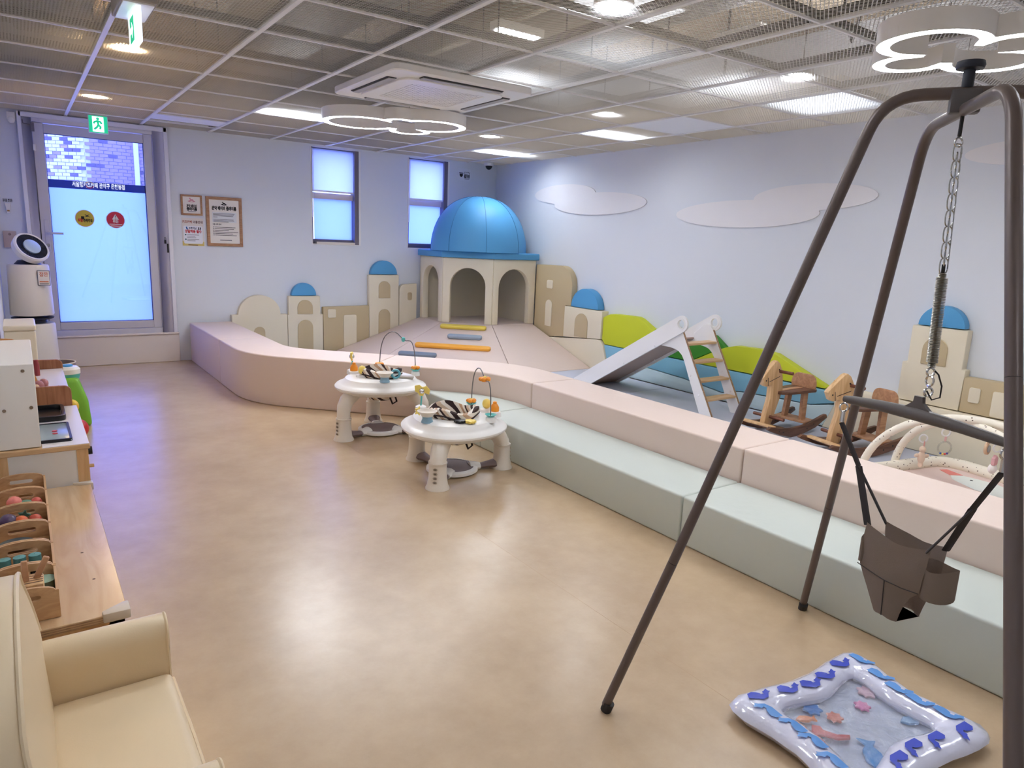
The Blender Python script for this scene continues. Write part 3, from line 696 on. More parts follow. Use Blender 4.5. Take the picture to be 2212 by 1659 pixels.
nrm = Vector((B_[0]-A_[0],B_[1]-A_[1],0)).normalized(); dnv = (Vector((3.41,6.06,.03))-Vector((4.1575,6.816,.38))).normalized(); nup = nrm.cross(dnv); nup = nup if nup.z > 0 else -nup
for p, q, m_, lb in (((3.879,6.922),(4.245,6.537),mat('rung_yellow', (232,206,88), .5),'yellow padded climbing rung, topmost on the ramp'),((3.814,6.644),(4.089,6.374),mat('rung_grey', (150,164,178), .5),'short grey blue padded climbing rung under the yellow one'),
        ((3.43,6.671),(4.03,6.102),mat('rung_orange', (240,172,62), .5),'long orange padded climbing rung on the ramp'),((3.20,6.60),(3.50,6.32),mat('rung_slate', (120,132,146), .5),'grey padded climbing rung lowest on the ramp, half behind the pink block')):
    mid = Vector(((p[0]+q[0])/2,(p[1]+q[1])/2,0)); L_ = (Vector(p)-Vector(q)).length
    t_ = ((4.1575+6.816)-(mid.x+mid.y))/((4.1575+6.816)-(3.41+6.06)); z_ = .38-(.35)*t_
    mb = MB().prism(rrect(-L_/2,L_/2,-.035,.035,.028), 0, .035, 'xy').bevel(.012,3,30)
    M = Matrix((nrm, dnv, nup)).transposed().to_4x4(); M.translation = (mid.x,mid.y,z_+.001)
    mb.xf(M); solo('climbing_rung', mb, m_, lb, 'rung', 'padded climbing rungs on the ramp')
pv = thing('pavilion', 'cream padded corner pavilion with three arches and a blue dome', 'pavilion', (4.45,7.1,PT))
ZP = 1.12
def archwall(width, a0, a1, za):
    """outline of a wall (u 0..width, z PT..ZP) with an arched opening from a0 to a1"""
    r = (a1-a0)/2; c = (a0+a1)/2
    return [(0,PT),(a0,PT)]+[(x,z) for x,z in arc(c,za-r,r,180,0,16)]+[(a1,PT),(width,PT),(width,ZP),(0,ZP)]
def wallpart(p, q, a0, a1, za, th=.075):
    p, q = Vector((*p,0)), Vector((*q,0)); u = (q-p).normalized(); wdt = (q-p).length; n_ = Vector((-u.y,u.x,0))
    if n_.dot(Vector((1,1,0))) < 0: n_ = -n_
    mb = MB().prism(archwall(wdt,a0,a1,za), 0, th, 'xz')
    M = Matrix((u, n_, Vector((0,0,1)))).transposed().to_4x4(); M.translation = p
    mb.xf(M); bmesh.ops.recalc_face_normals(mb.bm, faces=mb.bm.faces); return mb.bevel(.010,2,30)
part('arch_wall', wallpart((3.945,7.57),(3.945,7.026), .075, .45, 1.015), cream_m, pv)
part('arch_wall', wallpart((3.949,7.020),(4.366,6.618), .085, .495, 1.01), cream_m, pv)
part('arch_wall', wallpart((4.374,6.613),(4.962,6.613), .075, .50, 1.013), cream_m, pv)
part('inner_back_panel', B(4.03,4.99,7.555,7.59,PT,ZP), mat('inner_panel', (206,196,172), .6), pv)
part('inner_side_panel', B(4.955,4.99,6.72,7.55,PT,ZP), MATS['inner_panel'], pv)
cor = [(3.915,7.585),(3.915,7.008),(4.358,6.578),(4.985,6.578),(4.985,7.585)]
part('cornice', MB().prism(cor, ZP+.001, 1.195, 'xy').bevel(.014,3,30), blue_m, pv)
dome = MB(); prof = []
for i in range(17):
    a = PI/2*i/16; prof.append((max(.001,math.cos(a)**.86), math.sin(a)**.97))
dome.lathe(prof, (0,0,0), 48)
for v in dome.bm.verts: v.co = Vector((4.455+v.co.x*.568, 7.078+v.co.y*.545, 1.194+v.co.z*.625))
part('dome', dome, blue_m, pv, ang=60)
for k in range(8):
    a = PI/8+k*PI/4; pts = [(4.455+r_*.570*math.cos(a), 7.078+r_*.547*math.sin(a), 1.194+z_*.627) for r_, z_ in prof[:-1]]
    part('dome_seam', MB().tube(pts, .0022, 5), mat('seam_blue', (58,118,164), .6), pv)

# ------------------------------------------------------------------ wall panels: back wall
GB = 'padded town panels along the back wall'
def wpanel(name, parts, label, group, plane='xz', face=None, wall=None, cat='wall panel'):
    """parts: list of (part name, outline, material, extra relief)"""
    fx = face; c = parts[0][1]
    lo = (sum(p[0] for p in c)/len(c), min(p[1] for p in c))
    loc = (lo[0],wall,lo[1]) if plane == 'xz' else (wall,lo[0],lo[1])
    t = thing(name, label, cat, loc, 0, group)
    for pn, poly, m_, rel in parts:
        if rel == 0: mb = MB().prism(poly, face, wall, plane).bevel(.009,2,30)
        else: mb = MB().prism(poly, face-rel, face+.004, plane).bevel(.004,2,30)
        part(pn, mb, m_, t, ang=50)
    return t
F_, W_ = 7.585, 7.645
wpanel('town_panel', [('panel',[(1.78,.02),(2.348,.02),(2.348,.452),(2.278,.452)]+arc(2.057,.462,.218,0,180,18,.198)+[(1.835,.458),(1.775,.455),(1.775,.40)],cream_m,0),('arched_window',archpoly(1.99,2.107,.04,.325),tan_m,.008)],
       'cream town panel with a broad round gable, leftmost on the back wall', GB, 'xz', F_, W_)
wpanel('town_panel', [('panel',[(2.353,.02),(2.745,.02),(2.745,.445),(2.718,.445),(2.716,.645),(2.367,.648),(2.367,.445),(2.353,.445)],cream_m,0),('blue_dome',arc(2.537,.651,.138,0,180,16),blue_m,0),
       ('arched_window',archpoly(2.46,2.63,.45,.605),tan_m,.008),('arched_door',archpoly(2.46,2.63,.03,.385),tan_m,.008)], 'cream town panel with a small blue dome, left of the tan house', GB, 'xz', F_, W_)
wpanel('town_panel', [('panel',[(2.75,.02),(3.298,.02),(3.298,.53),(2.72+.03,.522)],tan_m,0),('square_window',rrect(2.80,2.895,.40,.497,.015),cream_m,.008),('door',rrect(2.985,3.14,.03,.43,.02),cream_m,.008)],
       'flat topped tan house panel on the back wall', GB, 'xz', F_, W_)
wpanel('town_panel', [('panel',[(3.303,.02),(3.678,.02),(3.674,.884),(3.296,.882)],cream_m,0),('blue_dome',arc(3.485,.888,.168,0,180,16,.160),blue_m,0),
       ('arched_window',archpoly(3.415,3.562,.615,.812),tan_m,.008),('arched_door',archpoly(3.415,3.562,.05,.485),tan_m,.008)], 'tall cream tower panel with a blue dome, left of the pavilion', GB, 'xz', F_, W_)
wpanel('town_panel', [('panel',[(3.683,.02),(3.908,.02),(3.908,.782),(3.77,.775)]+arc(3.76,.70,.076,80,175,6),cream_m,0),('small_window',rrect(3.79,3.845,.585,.68,.02),tan_m,.008)],
       'narrow cream panel tucked between the tall tower and the pavilion', GB, 'xz', F_, W_)
# right wall
GR = 'padded town and landscape panels along the right wall'
FX, WX_ = 4.97, 5.045
wpanel('town_panel', [('panel',[(6.61,.03),(6.312,.03),(6.312,.27),(6.042,.30),(6.042,.652),(5.953,.652),(5.945,.87)]+arc(6.16,.87,.212,180,90,10)+[(6.61,1.075)],tan_m,0),('small_window',rrect(6.283,6.395,.815,.91,.02),cream_m,.008),('tall_arched_window',archpoly(6.284,6.40,.385,.688),cream_m,.008)],
       'tall tan panel with a rounded shoulder beside the pavilion', GR, 'yz', FX, WX_)
wpanel('town_panel', [('panel',[(6.036,.302),(5.416,.352),(5.412,.647),(6.032,.647)],cream_m,0),('blue_dome',arc(5.706,.652,.222,0,180,16,.208),blue_m,0),('arched_door',archpoly(5.628,5.838,.335,.592),tan_m,.008)],
       'cream house panel with a blue dome on the right wall, above the ramp', GR, 'yz', FX-.02, WX_)
wpanel('town_panel', [('panel',[(6.30,.02),(6.30,.262),(5.485,.345),(5.42,.338),(5.38,.305),(5.262,.02)],cream_m,0)], 'low cream panel with a sloping top between the ramp and the sea panel', GR, 'yz', FX-.02, WX_)
wpanel('hill_panel', [('panel',[(5.36,.308),(4.52,.308),(4.50,.44),(4.714,.546),(4.878,.627),(4.93,.642),(5.229,.637),(5.311,.628),(5.408,.588),(5.408,.353)],lime_m,0)], 'lime green hill panel next to the cream house with the blue dome', GR, 'yz', FX-.005, WX_)
wpanel('hill_panel', [('panel',[(4.70,.54),(4.495,.438),(4.515,.31),(4.20,.31),(4.16,.345),(3.90,.472),(3.845,.488),(3.98,.579),(4.236,.607),(4.584,.577)],green_m,0)], 'dark green hill panel behind the slide ladder', GR, 'yz', FX+.012, WX_)
wpanel('hill_panel', [('panel',[(4.19,.308),(2.876,.316),(2.872,.326),(3.141,.434),(3.34,.514),(3.496,.529),(3.726,.523),(3.811,.502),(3.90,.466),(4.155,.338)],lime_m,0)], 'long lime green hill panel behind the rocking horses', GR, 'yz', FX-.005, WX_)
wpanel('sea_panel', [('panel',[(5.365,.302),(2.80,.305),(2.79,.22),(2.985,.172),(3.188,.168),(3.645,.146),(3.82,.10),(4.248,.145),(4.722,.168),(5.0,.12),(5.29,.10)],sea_m,0)], 'blue wave panel running under the green hills', GR, 'yz', FX-.01, WX_)
wpanel('sea_panel', [('panel',[(5.255,.027),(2.86,.027),(2.782,.21),(2.985,.166),(3.188,.162),(3.645,.140),(3.82,.094),(4.248,.139),(4.722,.162),(5.0,.114),(5.285,.094)],foam_m,0)], 'pale blue foam panel at the foot of the right wall', GR, 'yz', FX-.012, WX_)
wpanel('base_panel', [('panel',[(2.775,.21),(2.85,.027),(-1.4,.027),(-1.4,.318),(2.60,.345),(2.785,.305)],cream_m,0)], 'long low cream base panel behind the baby gym', GR, 'yz', FX-.035, WX_)
wpanel('town_panel', [('panel',[(2.347,.352),(1.952,.346),(1.944,.617),(1.968,.617),(1.967,.872),(2.315,.872),(2.315,.617),(2.347,.617)],cream_m,0),('blue_dome',arc(2.137,.877,.146,0,180,16,.140),blue_m,0),('arched_window',archpoly(2.068,2.226,.62,.802),tan_m,.008)],
       'stepped cream tower panel with a blue dome behind the hanging spring', GR, 'yz', FX, WX_)
wpanel('town_panel', [('panel',[(1.946,.346),(1.25,.342),(1.25,.575),(1.946,.575)],tan_m,0),('square_window',rrect(1.836,1.902,.418,.516,.012),cream_m,.008),('door',rrect(1.62,1.766,.352,.515,.012),cream_m,.008)],
       'tan house panel beside the stepped tower, behind the swing leg', GR, 'yz', FX, WX_)
wpanel('town_panel', [('panel',[(1.244,.342),(.70,.338),(.70,.70),(1.244,.70)],cream_m,0)], 'plain cream panel at the near end of the right wall', GR, 'yz', FX, WX_)
# clouds on the right wall
cl_m = mat('cloud_panel', (236,234,234), .6)
def ellipses(es, n=90):
    c = (sum(k[0] for k in es)/len(es), sum(k[1] for k in es)/len(es)); out = []
    for i in range(n):
        a = 2*PI*i/n; dx, dz = math.cos(a), math.sin(a)*.3; best = 0
        for (y,z,ry,rz_) in es:
            px_, pz = (c[0]-y)/ry, (c[1]-z)/rz_; ux, uz = dx/ry, dz/rz_
            A = ux*ux+uz*uz; Bq = px_*ux+pz*uz; Cq = px_*px_+pz*pz-1; q = Bq*Bq-A*Cq
            if q >= 0: best = max(best, (-Bq+math.sqrt(q))/A)
        out.append((c[0]+dx*best, c[1]+dz*best))
    return out
for es, lb in (([(6.27,1.865,.53,.104),(5.70,1.75,.72,.115)], 'left cloud shaped white panel on the right wall, nearest the dome'),([(3.87,1.627,.72,.113),(3.235,1.747,.52,.10)], 'broad cloud shaped white panel on the right wall behind the swing stand'),
               ([(1.70,1.975,.49,.083),(1.25,1.88,.5,.09)], 'cloud shaped white panel at the right edge behind the vertical swing leg')):
    solo('wall_cloud', MB().prism(ellipses(es), XR-.012, XR-.001, 'yz'), cl_m, lb, 'wall panel', 'cloud panels on the right wall', 30)

# ------------------------------------------------------------------ slide
sl = thing('toddler_slide', 'white toddler slide with plywood ladder steps standing on the grey mats', 'slide', (4.485,4.2,.025))
edge_ply = wood('ply_edge', (176,140,104), (140,106,78), 6, (6,6,30))
dirv = Vector((4.785-3.74, .025-.66)).normalized(); th = math.atan2(.585, 1.0)
def plank_poly():
    c = Vector((3.742,.731)); u = Vector((math.cos(-th),math.sin(-th))); n_ = Vector((-u.y,u.x)); r = .066
    end = []
    cap = [c+r*(n_*math.cos(a)-u*math.sin(a)) for a in [PI*i/10 for i in range(11)]]   # from +n round the top end to -n
    def hit(p, z): t = (z-p.y)/u.y; return p+u*t
    bot = hit(c-n_*r, .026); top = hit(c+n_*r, .026)
    return [(p.x,p.y) for p in cap]+[(bot.x,bot.y),(top.x,top.y)], c
pp, hc = plank_poly()
def frame_poly():
    return [(3.362,.026),(3.485,.026),(3.70,.45),(3.725,.485),(3.76,.51),(3.80,.522),(3.86,.53),(3.95,.53),(3.93,.62),(3.84,.70),(3.80,.716),(3.765,.706),(3.735,.67)]
for xa in (4.27,4.675):
    mb = MB(); n_ = 32
    u = Vector((math.cos(-th),math.sin(-th))); nn = Vector((-u.y,u.x))
    def hit(p, z): t = (z-p.y)/u.y; return p+u*t
    for sg in (1,-1):
        oa = [hc+.066*(-u*math.cos(a)+nn*sg*math.sin(a)) for a in [PI/2*i/8 for i in range(9)]]
        ia = [hc+.036*(u*math.cos(a)+nn*sg*math.sin(a)) for a in [PI*i/14 for i in range(15)]]
        mb.prism([tuple(p) for p in oa+[hit(hc+nn*.066*sg,.026), hit(hc,.026)]+ia], xa, xa+.018, 'yz')
    part('side_rail', mb, white_m, sl)
    part('hole_rim', MB().ringprism([tuple(hc+.044*Vector((math.cos(2*PI*i/n_),math.sin(2*PI*i/n_)))) for i in range(n_)],[tuple(hc+.034*Vector((math.cos(2*PI*i/n_),math.sin(2*PI*i/n_)))) for i in range(n_)],xa-.003,xa+.021,'yz'), white_m, sl)
    xb = xa+.019 if xa < 4.5 else xa-.019
    part('ladder_side', MB().prism(frame_poly(), xb, xb+.017, 'yz').bevel(.003,1), white_m, sl)
    ed = MB(); 
    ed.prism([(3.7345,.670),(3.3615,.026),(3.3575,.026),(3.7305,.672)], xb+.001, xb+.016, 'yz'); part('ply_edge', ed, edge_ply, sl)
    for yy, zz in ((3.60,.34),(3.50,.20),(4.0,.52),(4.35,.32),(4.6,.16)):
        part('bolt_cap', MB().ell((xa if xa < 4.5 else xb,yy,zz),(.004,.009,.009),10,6), white_m, sl)
slide_u = MB(); u = Vector((math.cos(-th),math.sin(-th))); nn = Vector((-u.y,u.x)); s0 = hc+u*.235-nn*.03; s1 = hc+u*1.30-nn*.03
s1 = s0+u*((.034-s0.y)/u.y)
slide_u.prism([tuple(s0),tuple(s0-nn*.014),tuple(s1-nn*.012),tuple(s1)], 4.289, 4.674, 'yz'); part('slide_bed', slide_u, mat('slide_bed', (180,154,140), .45), sl)
for zz, yy in ((.575,3.725),(.44,3.645),(.303,3.565),(.168,3.485)):
    part('step', MB().box(4.31,4.655,yy-.045,yy+.05,zz-.012,zz+.006).bevel(.003,1), plyx_m, sl)

# ------------------------------------------------------------------ rocking horses
def make_horse(label):
    t = thing('rocking_horse', label, 'rocking horse', (4.5,2.92,.025), 0, 'wooden rocking horses on the grey mats')
    def L(pts): return [(x-4.5, z-.025) for x,z in pts]
    head = [(4.33,.557),(4.355,.567),(4.386,.548),(4.418,.50),(4.44,.436),(4.455,.349),(4.438,.299),(4.394,.194),(4.36,.10),(4.275,.10),(4.29,.195),(4.318,.294),(4.318,.388),(4.295,.393),(4.258,.385),(4.234,.397),(4.206,.446),(4.214,.459)]
    hd = part('head', MB().prism(L(head), -.02, .02, 'xz').bevel(.006,2), beech_m, t, True)
    for yy in (-.021,.021):
        part('eye', MB().ell((4.383-4.5,yy,.475),(.006,.003,.006),10,6), black_m, hd, True)
        part('nostril', MB().ell((4.245-4.5,yy,.405),(.006,.003,.006),10,6), black_m, hd, True)
        part('bridle_groove', MB().tube([(4.262-4.5,yy,.425),(4.272-4.5,yy,.365)], .002, 5).tube([(4.285-4.5,yy,.395),(4.40-4.5,yy,.425)], .002, 5), black_m, hd, True)
    part('handlebar', MB().tube([(4.395-4.5,-.125,.462),(4.395-4.5,.115,.462)], .0115, 10), dowel_m, t, True)
    part('foot_peg', MB().tube([(4.335-4.5,-.135,.135),(4.335-4.5,.115,.135)], .0115, 10), dowel_m, t, True)
    seat = [(4.40,-.055),(4.46,-.085)]+arc(4.70,0,.12,-75,75,10,.115)+[(4.46,.085),(4.40,.055)]
    part('seat', MB().prism([(x-4.5,y) for x,y in seat], .295, .315, 'xy').bevel(.005,2), walnut_m, t, True)
    part('seat_inlay', MB().box(-.10,.20,-.022,.022,.315,.319), midwood_m, t, True)
    back = [(-.095,0),(-.1,.03)]+arc(-.045,.055,.05,170,90,6)+arc(.045,.055,.05,90,10,6)+[(.1,.03),(.095,0)]
    part('backrest', MB().prism(back, .235, .252, 'yz').xf(Matrix.Translation((0,0,.314))).bevel(.004,2), midwood_m, t, True)
    for yy in (-.085,.06):
        part('leg', MB().poly([(.13,yy,.09),(.18,yy,.09),(.18,yy+.025,.09),(.13,yy+.025,.09),(.145,yy*.85,.296),(.20,yy*.85,.296),(.20,yy*.85+.025,.296),(.145,yy*.85+.025,.296)],[(0,3,2,1),(4,5,6,7),(0,1,5,4),(1,2,6,5),(2,3,7,6),(3,0,4,7)]), midwood_m, t, True)
    part('cross_plank', B(.10,.24,-.13,.13,.076,.092).bevel(.003,1), midwood_m, t, True)
    part('front_slat', B(-.285,-.24,-.13,.13,.085,.099).bevel(.003,1), beech_m, t, True)
    part('neck_block', B(-.235,-.13,-.13,.13,.062,.076).bevel(.003,1), walnut_m, t, True)
    pts_t = [(-.35,.088),(-.32,.106),(-.20,.080),(-.068,.068),(.074,.071),(.215,.096),(.32,.122),(.355,.125)]; pts_b = [(.372,.098),(.231,.038),(.089,.010),(-.0,.001),(-.06,.001),(-.19,.03),(-.30,.066)]
    for yy in (-.145,.12):
        rk = part('rocker', MB().prism(pts_t+pts_b, yy, yy+.024, 'xz').bevel(.004,2), walnut_m, t, True)
        for xx, zz in ((.12,.045),(.20,.068),(-.17,.05),(-.22,.062)):
            part('plug', MB().tube([(xx,yy-.001,zz),(xx,yy+.025,zz)], .006, 8), black_m, rk, True)
    return t
h1 = make_horse('wooden rocking horse in front of the lime hill, beside the slide')
h2 = copy_tree(h1, (4.49,2.36,.025), math.radians(-13), 'wooden rocking horse partly behind the swing leg, next to the baby gym')

# ------------------------------------------------------------------ baby gym
bgm = thing('baby_gym', 'cream dotted baby gym mat with crossed arches and hanging toys', 'baby gym', (4.1,1.45,.025))
Rm = Matrix.Translation((4.10,1.42,0)) @ Matrix.Rotation(math.radians(-12),4,'Z')
def gl(x,y,z=0): return tuple(Rm @ Vector((x,y,z)))
ol = rrect(-.52,.52,-.58,.58,.16,6)
part('mat_pad', MB().prism(ol, .026, .045, 'xy').xf(Rm).bevel(.006,2), mat('gym_pink', (232,208,198), .9, var=.08, vscale=9), bgm)
part('rim', MB().tube([gl(x,y,.065) for x,y in ol], .038, 10, True), dots_m, bgm)
part('bird_print', MB().prism([(4.49,1.742),(4.55,1.70),(4.56,1.62),(4.56,1.52),(4.50,1.42),(4.42,1.38),(4.30,1.40),(4.33,1.55),(4.42,1.70)], .0452, .0462, 'xy'), mat('bird_white', (234,238,230), .9), bgm)
part('beak_print', MB().prism([(4.49,1.742),(4.55,1.83),(4.60,1.81),(4.56,1.70)], .0452, .0466, 'xy'), mat('beak_pink', (222,132,122), .9), bgm)
part('eye_print', MB().prism(arc(4.50,1.63,.009,0,330,11), .0462, .0468, 'xy'), ink_m, bgm)
def garch(P, C, h):
    return [(C[0]+(P[0]-C[0])*math.cos(a), C[1]+(P[1]-C[1])*math.cos(a), .05+(h-.05)*math.sin(a)) for a in [PI*i/28 for i in range(29)]]
C0 = (4.1,1.5)
part('arch', MB().tube(garch((4.0,2.03),C0,.485), .022, 12), dots_m, bgm); part('arch', MB().tube(garch((4.33,2.0),C0,.455), .022, 12), dots_m, bgm)
def ringv(c, r, t_, n=20, ax=(1,0)):
    return MB().tube([(c[0]+r*math.cos(2*PI*i/n)*ax[0], c[1]+r*math.cos(2*PI*i/n)*ax[1], c[2]+r*math.sin(2*PI*i/n)) for i in range(n)], t_, 6, True)
ax = (.80,-.6)
whiter = mat('clear_ring', (240,238,234), .2)
for cx_, cy_, cz in ((4.13,1.77,.315),(4.10,1.647,.385),(4.10,1.393,.364)):
    part('link_ring', ringv((cx_,cy_,cz),.022,.0045,20,ax), whiter, bgm)
bear = mat('plush_beige', (228,204,182), .95)
bb = part('plush_toy', MB().ell((4.13,1.765,.205),(.02,.02,.04),12,8).ell((4.13,1.765,.252),(.018,.018,.02),12,8).ell((4.152,1.748,.215),(.024,.01,.011),10,6).ell((4.108,1.782,.215),(.024,.01,.011),10,6).ell((4.13,1.765,.165),(.014,.014,.02),10,6), bear, bgm)
part('ear', MB().ell((4.133,1.762,.283),(.005,.004,.022),8,6), mat('plush_pink', (230,170,160), .95), bb)
part('toy_cord', MB().tube([(4.10,1.645,.363),(4.10,1.645,.335)], .006, 8), mat('cord_pink', (226,180,172), .8), bgm)
rg = part('rattle_ring', ringv((4.10,1.642,.298),.036,.005,24,ax), clearglass('rattle_clear', (244,244,240), .2, .1), bgm)
for k, c_ in enumerate(((50,90,170),(240,210,90),(220,60,60),(90,60,160))):
    a = -2.1+.35*k; part('bead', MB().ell((4.10+.036*math.cos(a)*ax[0],1.642+.036*math.cos(a)*ax[1],.298+.036*math.sin(a)),(.006,.006,.006),8,6), mat('bead_%d' % k, c_, .4), rg)
part('star_toy', MB().prism([(4.10+ax[0]*r_*math.cos(a),.292+r_*math.sin(a)) for r_, a in [((.034 if i%2 else .028), 2*PI*i/12) for i in range(12)]], 1.388, 1.405, 'xz').bevel(.004,2), mat('plush_rose', (230,176,178), .95), bgm)
part('star_body', MB().ell((4.10,1.40,.25),(.03,.02,.028),12,8), mat('plush_white', (238,232,226), .95), bgm)
part('moon_toy', MB().prism(arc(4.10,.352,.036,60,330,14)+arc(4.113,.357,.020,320,70,10), 1.432, 1.445, 'xz').bevel(.004,2), mat('plush_sand', (214,182,150), .95), bgm)
part('moon_patch', MB().ell((4.096,1.430,.350),(.02,.004,.02),12,8), mat('plush_grey', (168,168,164), .95), bgm)

# ------------------------------------------------------------------ activity tables
def make_table(label, c, ang, lift, toys):
    t = thing('activity_table', label, 'activity table', (c[0],c[1],0), 0, 'round white baby activity tables')
    Zt = .235+lift
    tri = lambda a: 1+.03*math.cos(3*(a-ang))
    part('tray', MB().lathe([(.125,Zt+.02),(.125,Zt+.094),(.13,Zt+.099),(.205,Zt+.097),(.232,Zt+.090),(.252,Zt+.066),(.270,Zt+.056),(.296,Zt+.048),(.303,Zt+.040),(.302,Zt+.030),(.285,Zt+.014),(.255,Zt+.0),(.24,Zt),(.2,Zt+.02)], (0,0,0), 60, tri, False), white_m, t, True, ang=35)
    for k in range(3):
        a = ang+2*PI*k/3; ca, sa = math.cos(a), math.sin(a)
        P = lambda r, z: (r*ca, r*sa, z)
        up_ = [P(.205,Zt+.02),P(.235,Zt-.005),P(.275,Zt-.035),P(.298,Zt-.075),P(.302,Zt-.11),P(.302,.12)]
        lg = part('leg', MB().tube(up_, [.05,.05,.048,.045,.043,.043], 16), offw_m, t, True)
        part('leg_sleeve', MB().lathe([(.0485,.145),(.0475,.14),(.05,.06),(.058,.02),(.066,.004),(.066,0),(.001,0)], (.302*ca,.302*sa,0), 20, None, False), offw_m, lg, True)
        part('sleeve_collar', MB().lathe([(.044,.147),(.0505,.147),(.0505,.138),(.049,.136)], (.302*ca,.302*sa,0), 20, None, False), offw_m, lg, True)
        tv = Vector((-sa,ca,0)); ou = Vector((ca,sa,0))
        for q in range(4):
            z_ = .118-.024*q; c0 = ou*(.302+.0495+.001*q)+Vector((0,0,z_))
            part('height_hole', MB().tube([tuple(c0+tv*.011*math.cos(2*PI*i/14)+Vector((0,0,.0065*math.sin(2*PI*i/14)))) for i in range(14)], .0018, 5, True), MATS.get('hole_tan') or mat('hole_tan', (180,166,146), .5), lg, True)
            part('height_slot', MB().tube([tuple(c0-tv*.006-ou*.0005),tuple(c0+tv*.006-ou*.0005)], .004, 6), mat('slot_brown', (120,108,96), .6), lg, True)
        part('foot_arm', MB().tube([P(.12,.022),P(.17,.02),P(.22,.026),P(.26,.03)], [.03,.026,.032,.044], 10, flat=.62), mauve_m, t, True)
        part('foot_arm_collar', MB().tube([P(.10,.022),P(.165,.020)], [.05,.034], 12, flat=.6), white_m, t, True)
    part('foot_plate', MB().lathe([(.001,.002),(.135,.002),(.15,.012),(.148,.026),(.132,.034),(.125,.034)], (0,0,0), 40, None, False), white_m, t, True)
    part('foot_pad', MB().lathe([(.001,.033),(.118,.033),(.128,.030)], (0,0,0), 40, None, False), mauve_m, t, True)
    rag = random.Random(int(c[1]*10)); ph = rag.random()*6
    wob = lambda a: 1+.05*math.sin(2*a+ph)+.04*math.sin(5*a+ph)
    sc = MB().lathe([(.132,Zt+.098),(.142,Zt+.118),(.138,Zt+.142),(.120,Zt+.148),(.108,Zt+.135),(.10,Zt+.09),(.105,Zt+.03),(.10,Zt-.02),(.075,Zt-.06),(.001,Zt-.068)], (0,0,0), 40, wob, False)
    for v in sc.bm.verts:
        if v.co.z > Zt+.1: v.co.z += .012*math.sin(3*math.atan2(v.co.y,v.co.x)+ph)
    part('seat_cloth', sc, stripe_m, t, True)
    part('seat_binding', MB().tube([(.137*wob(2*PI*i/40)*math.cos(2*PI*i/40),.137*wob(2*PI*i/40)*math.sin(2*PI*i/40),Zt+.108+.012*math.sin(6*PI*i/40+ph)) for i in range(40)], .006, 6, True), mat('binding_brown', (46,32,34), .8), t, True)
    part('leg_strap', MB().tube([(.08,-.05,Zt-.02),(.09,-.07,Zt-.075),(.05,-.09,Zt-.085),(.03,-.08,Zt-.03)], .006, 6), MATS['binding_brown'], t, True)
    def base(x,y,r=.035): part('toy_base', MB().lathe([(r,Zt+.085),(r*.9,Zt+.112),(r*.6,Zt+.118),(.001,Zt+.118)], (x,y,0), 16, None, False), white_m, t, True)
    def flower(p, r, m_, m2=None):
        mb = MB()
        for k in range(5): mb.ell((p[0]+r*.6*math.cos(2*PI*k/5),p[1]+r*.6*math.sin(2*PI*k/5),p[2]),(r*.5,r*.5,r*.4),10,6)
        fl = part('flower', mb, m_, t, True); part('flower_centre', MB().ell((p[0],p[1],p[2]+r*.2),(r*.4,r*.4,r*.35),10,6), m2 or yellow_m, fl, True)
    for ty in toys:
        k, (x, y) = ty[0], ty[1]; z = Zt+.105
        if k == 'butterfly':
            base(x,y); part('stalk', MB().tube([(x,y,z+.01),(x+.004,y,z+.07)], .005, 8), teal_m, t, True)
            u_ = Vector((.862,-.507,0))*(-1 if len(ty) > 2 else 1); q = Vector((x,y,z+.10)); prf = [(-.008,-.028),(.012,-.03),(.02,-.012),(.048,-.022),(.052,.008),(.03,.03),(.008,.022),(-.01,.036),(-.038,.03),(-.035,-.004),(-.018,-.012)]
            if len(ty) > 2: u_ = Vector((.5,.86,0))
            nv = Vector((-u_.y,u_.x,0))*.006
            mb = MB(); f0 = [mb.bm.verts.new(q+u_*a+Vector((0,0,b))-nv) for a,b in prf]; f1 = [mb.bm.verts.new(q+u_*a+Vector((0,0,b))+nv) for a,b in prf]
            fs = [mb.bm.faces.new(f0),mb.bm.faces.new(f1[::-1])]+[mb.bm.faces.new((f0[i],f1[i],f1[(i+1)%len(prf)],f0[(i+1)%len(prf)])) for i in range(len(prf))]
            bmesh.ops.recalc_face_normals(mb.bm, faces=fs)
            bf = part('butterfly', mb.bevel(.003,2), yellow_m, t, True)
            part('mirror', MB().ell(tuple(q+u_*.004),(.018,.018,.018),14,8), chrome_m, bf, True)
        elif k == 'bowl':
            bl_ = part('bowl_foot', MB().lathe([(.034,z-.012),(.026,z+.012),(.03,z+.022)], (x,y,0), 20, None, False), blueg_m, t, True)
            part('bowl', MB().lathe([(.001,z+.02),(.03,z+.022),(.052,z+.05),(.056,z+.052),(.05,z+.045),(.02,z+.03),(.001,z+.03)], (x,y,0), 24, None, False), offw_m, t, True)
        elif k == 'star':
            pts = [(x+.03*(1 if i%2 == 0 else .5)*math.cos(2*PI*i/10)*.862, z+.025+.03*(1 if i%2 == 0 else .5)*math.sin(2*PI*i/10)) for i in range(10)]
            part('star', MB().prism(pts, y-.006, y+.006, 'xz').bevel(.003,1), yellow_m, t, True)
        elif k == 'gears':
            for s_, m_ in ((-.028,black_m),(.028,yellow_m)):
                part('gear', MB().lathe([(.03,z-.004),(.03,z+.008),(.001,z+.01)], (x+s_*.862,y-s_*.507,0), 24, lambda a: 1+.12*math.sin(8*a), False), m_, t, True)
        elif k == 'bulb':
            base(x,y,.042); part('bulb', MB().ell((x,y,z+.04),(.026,.026,.03),16,10), yellow_m, t, True)
        elif k == 'bottle':
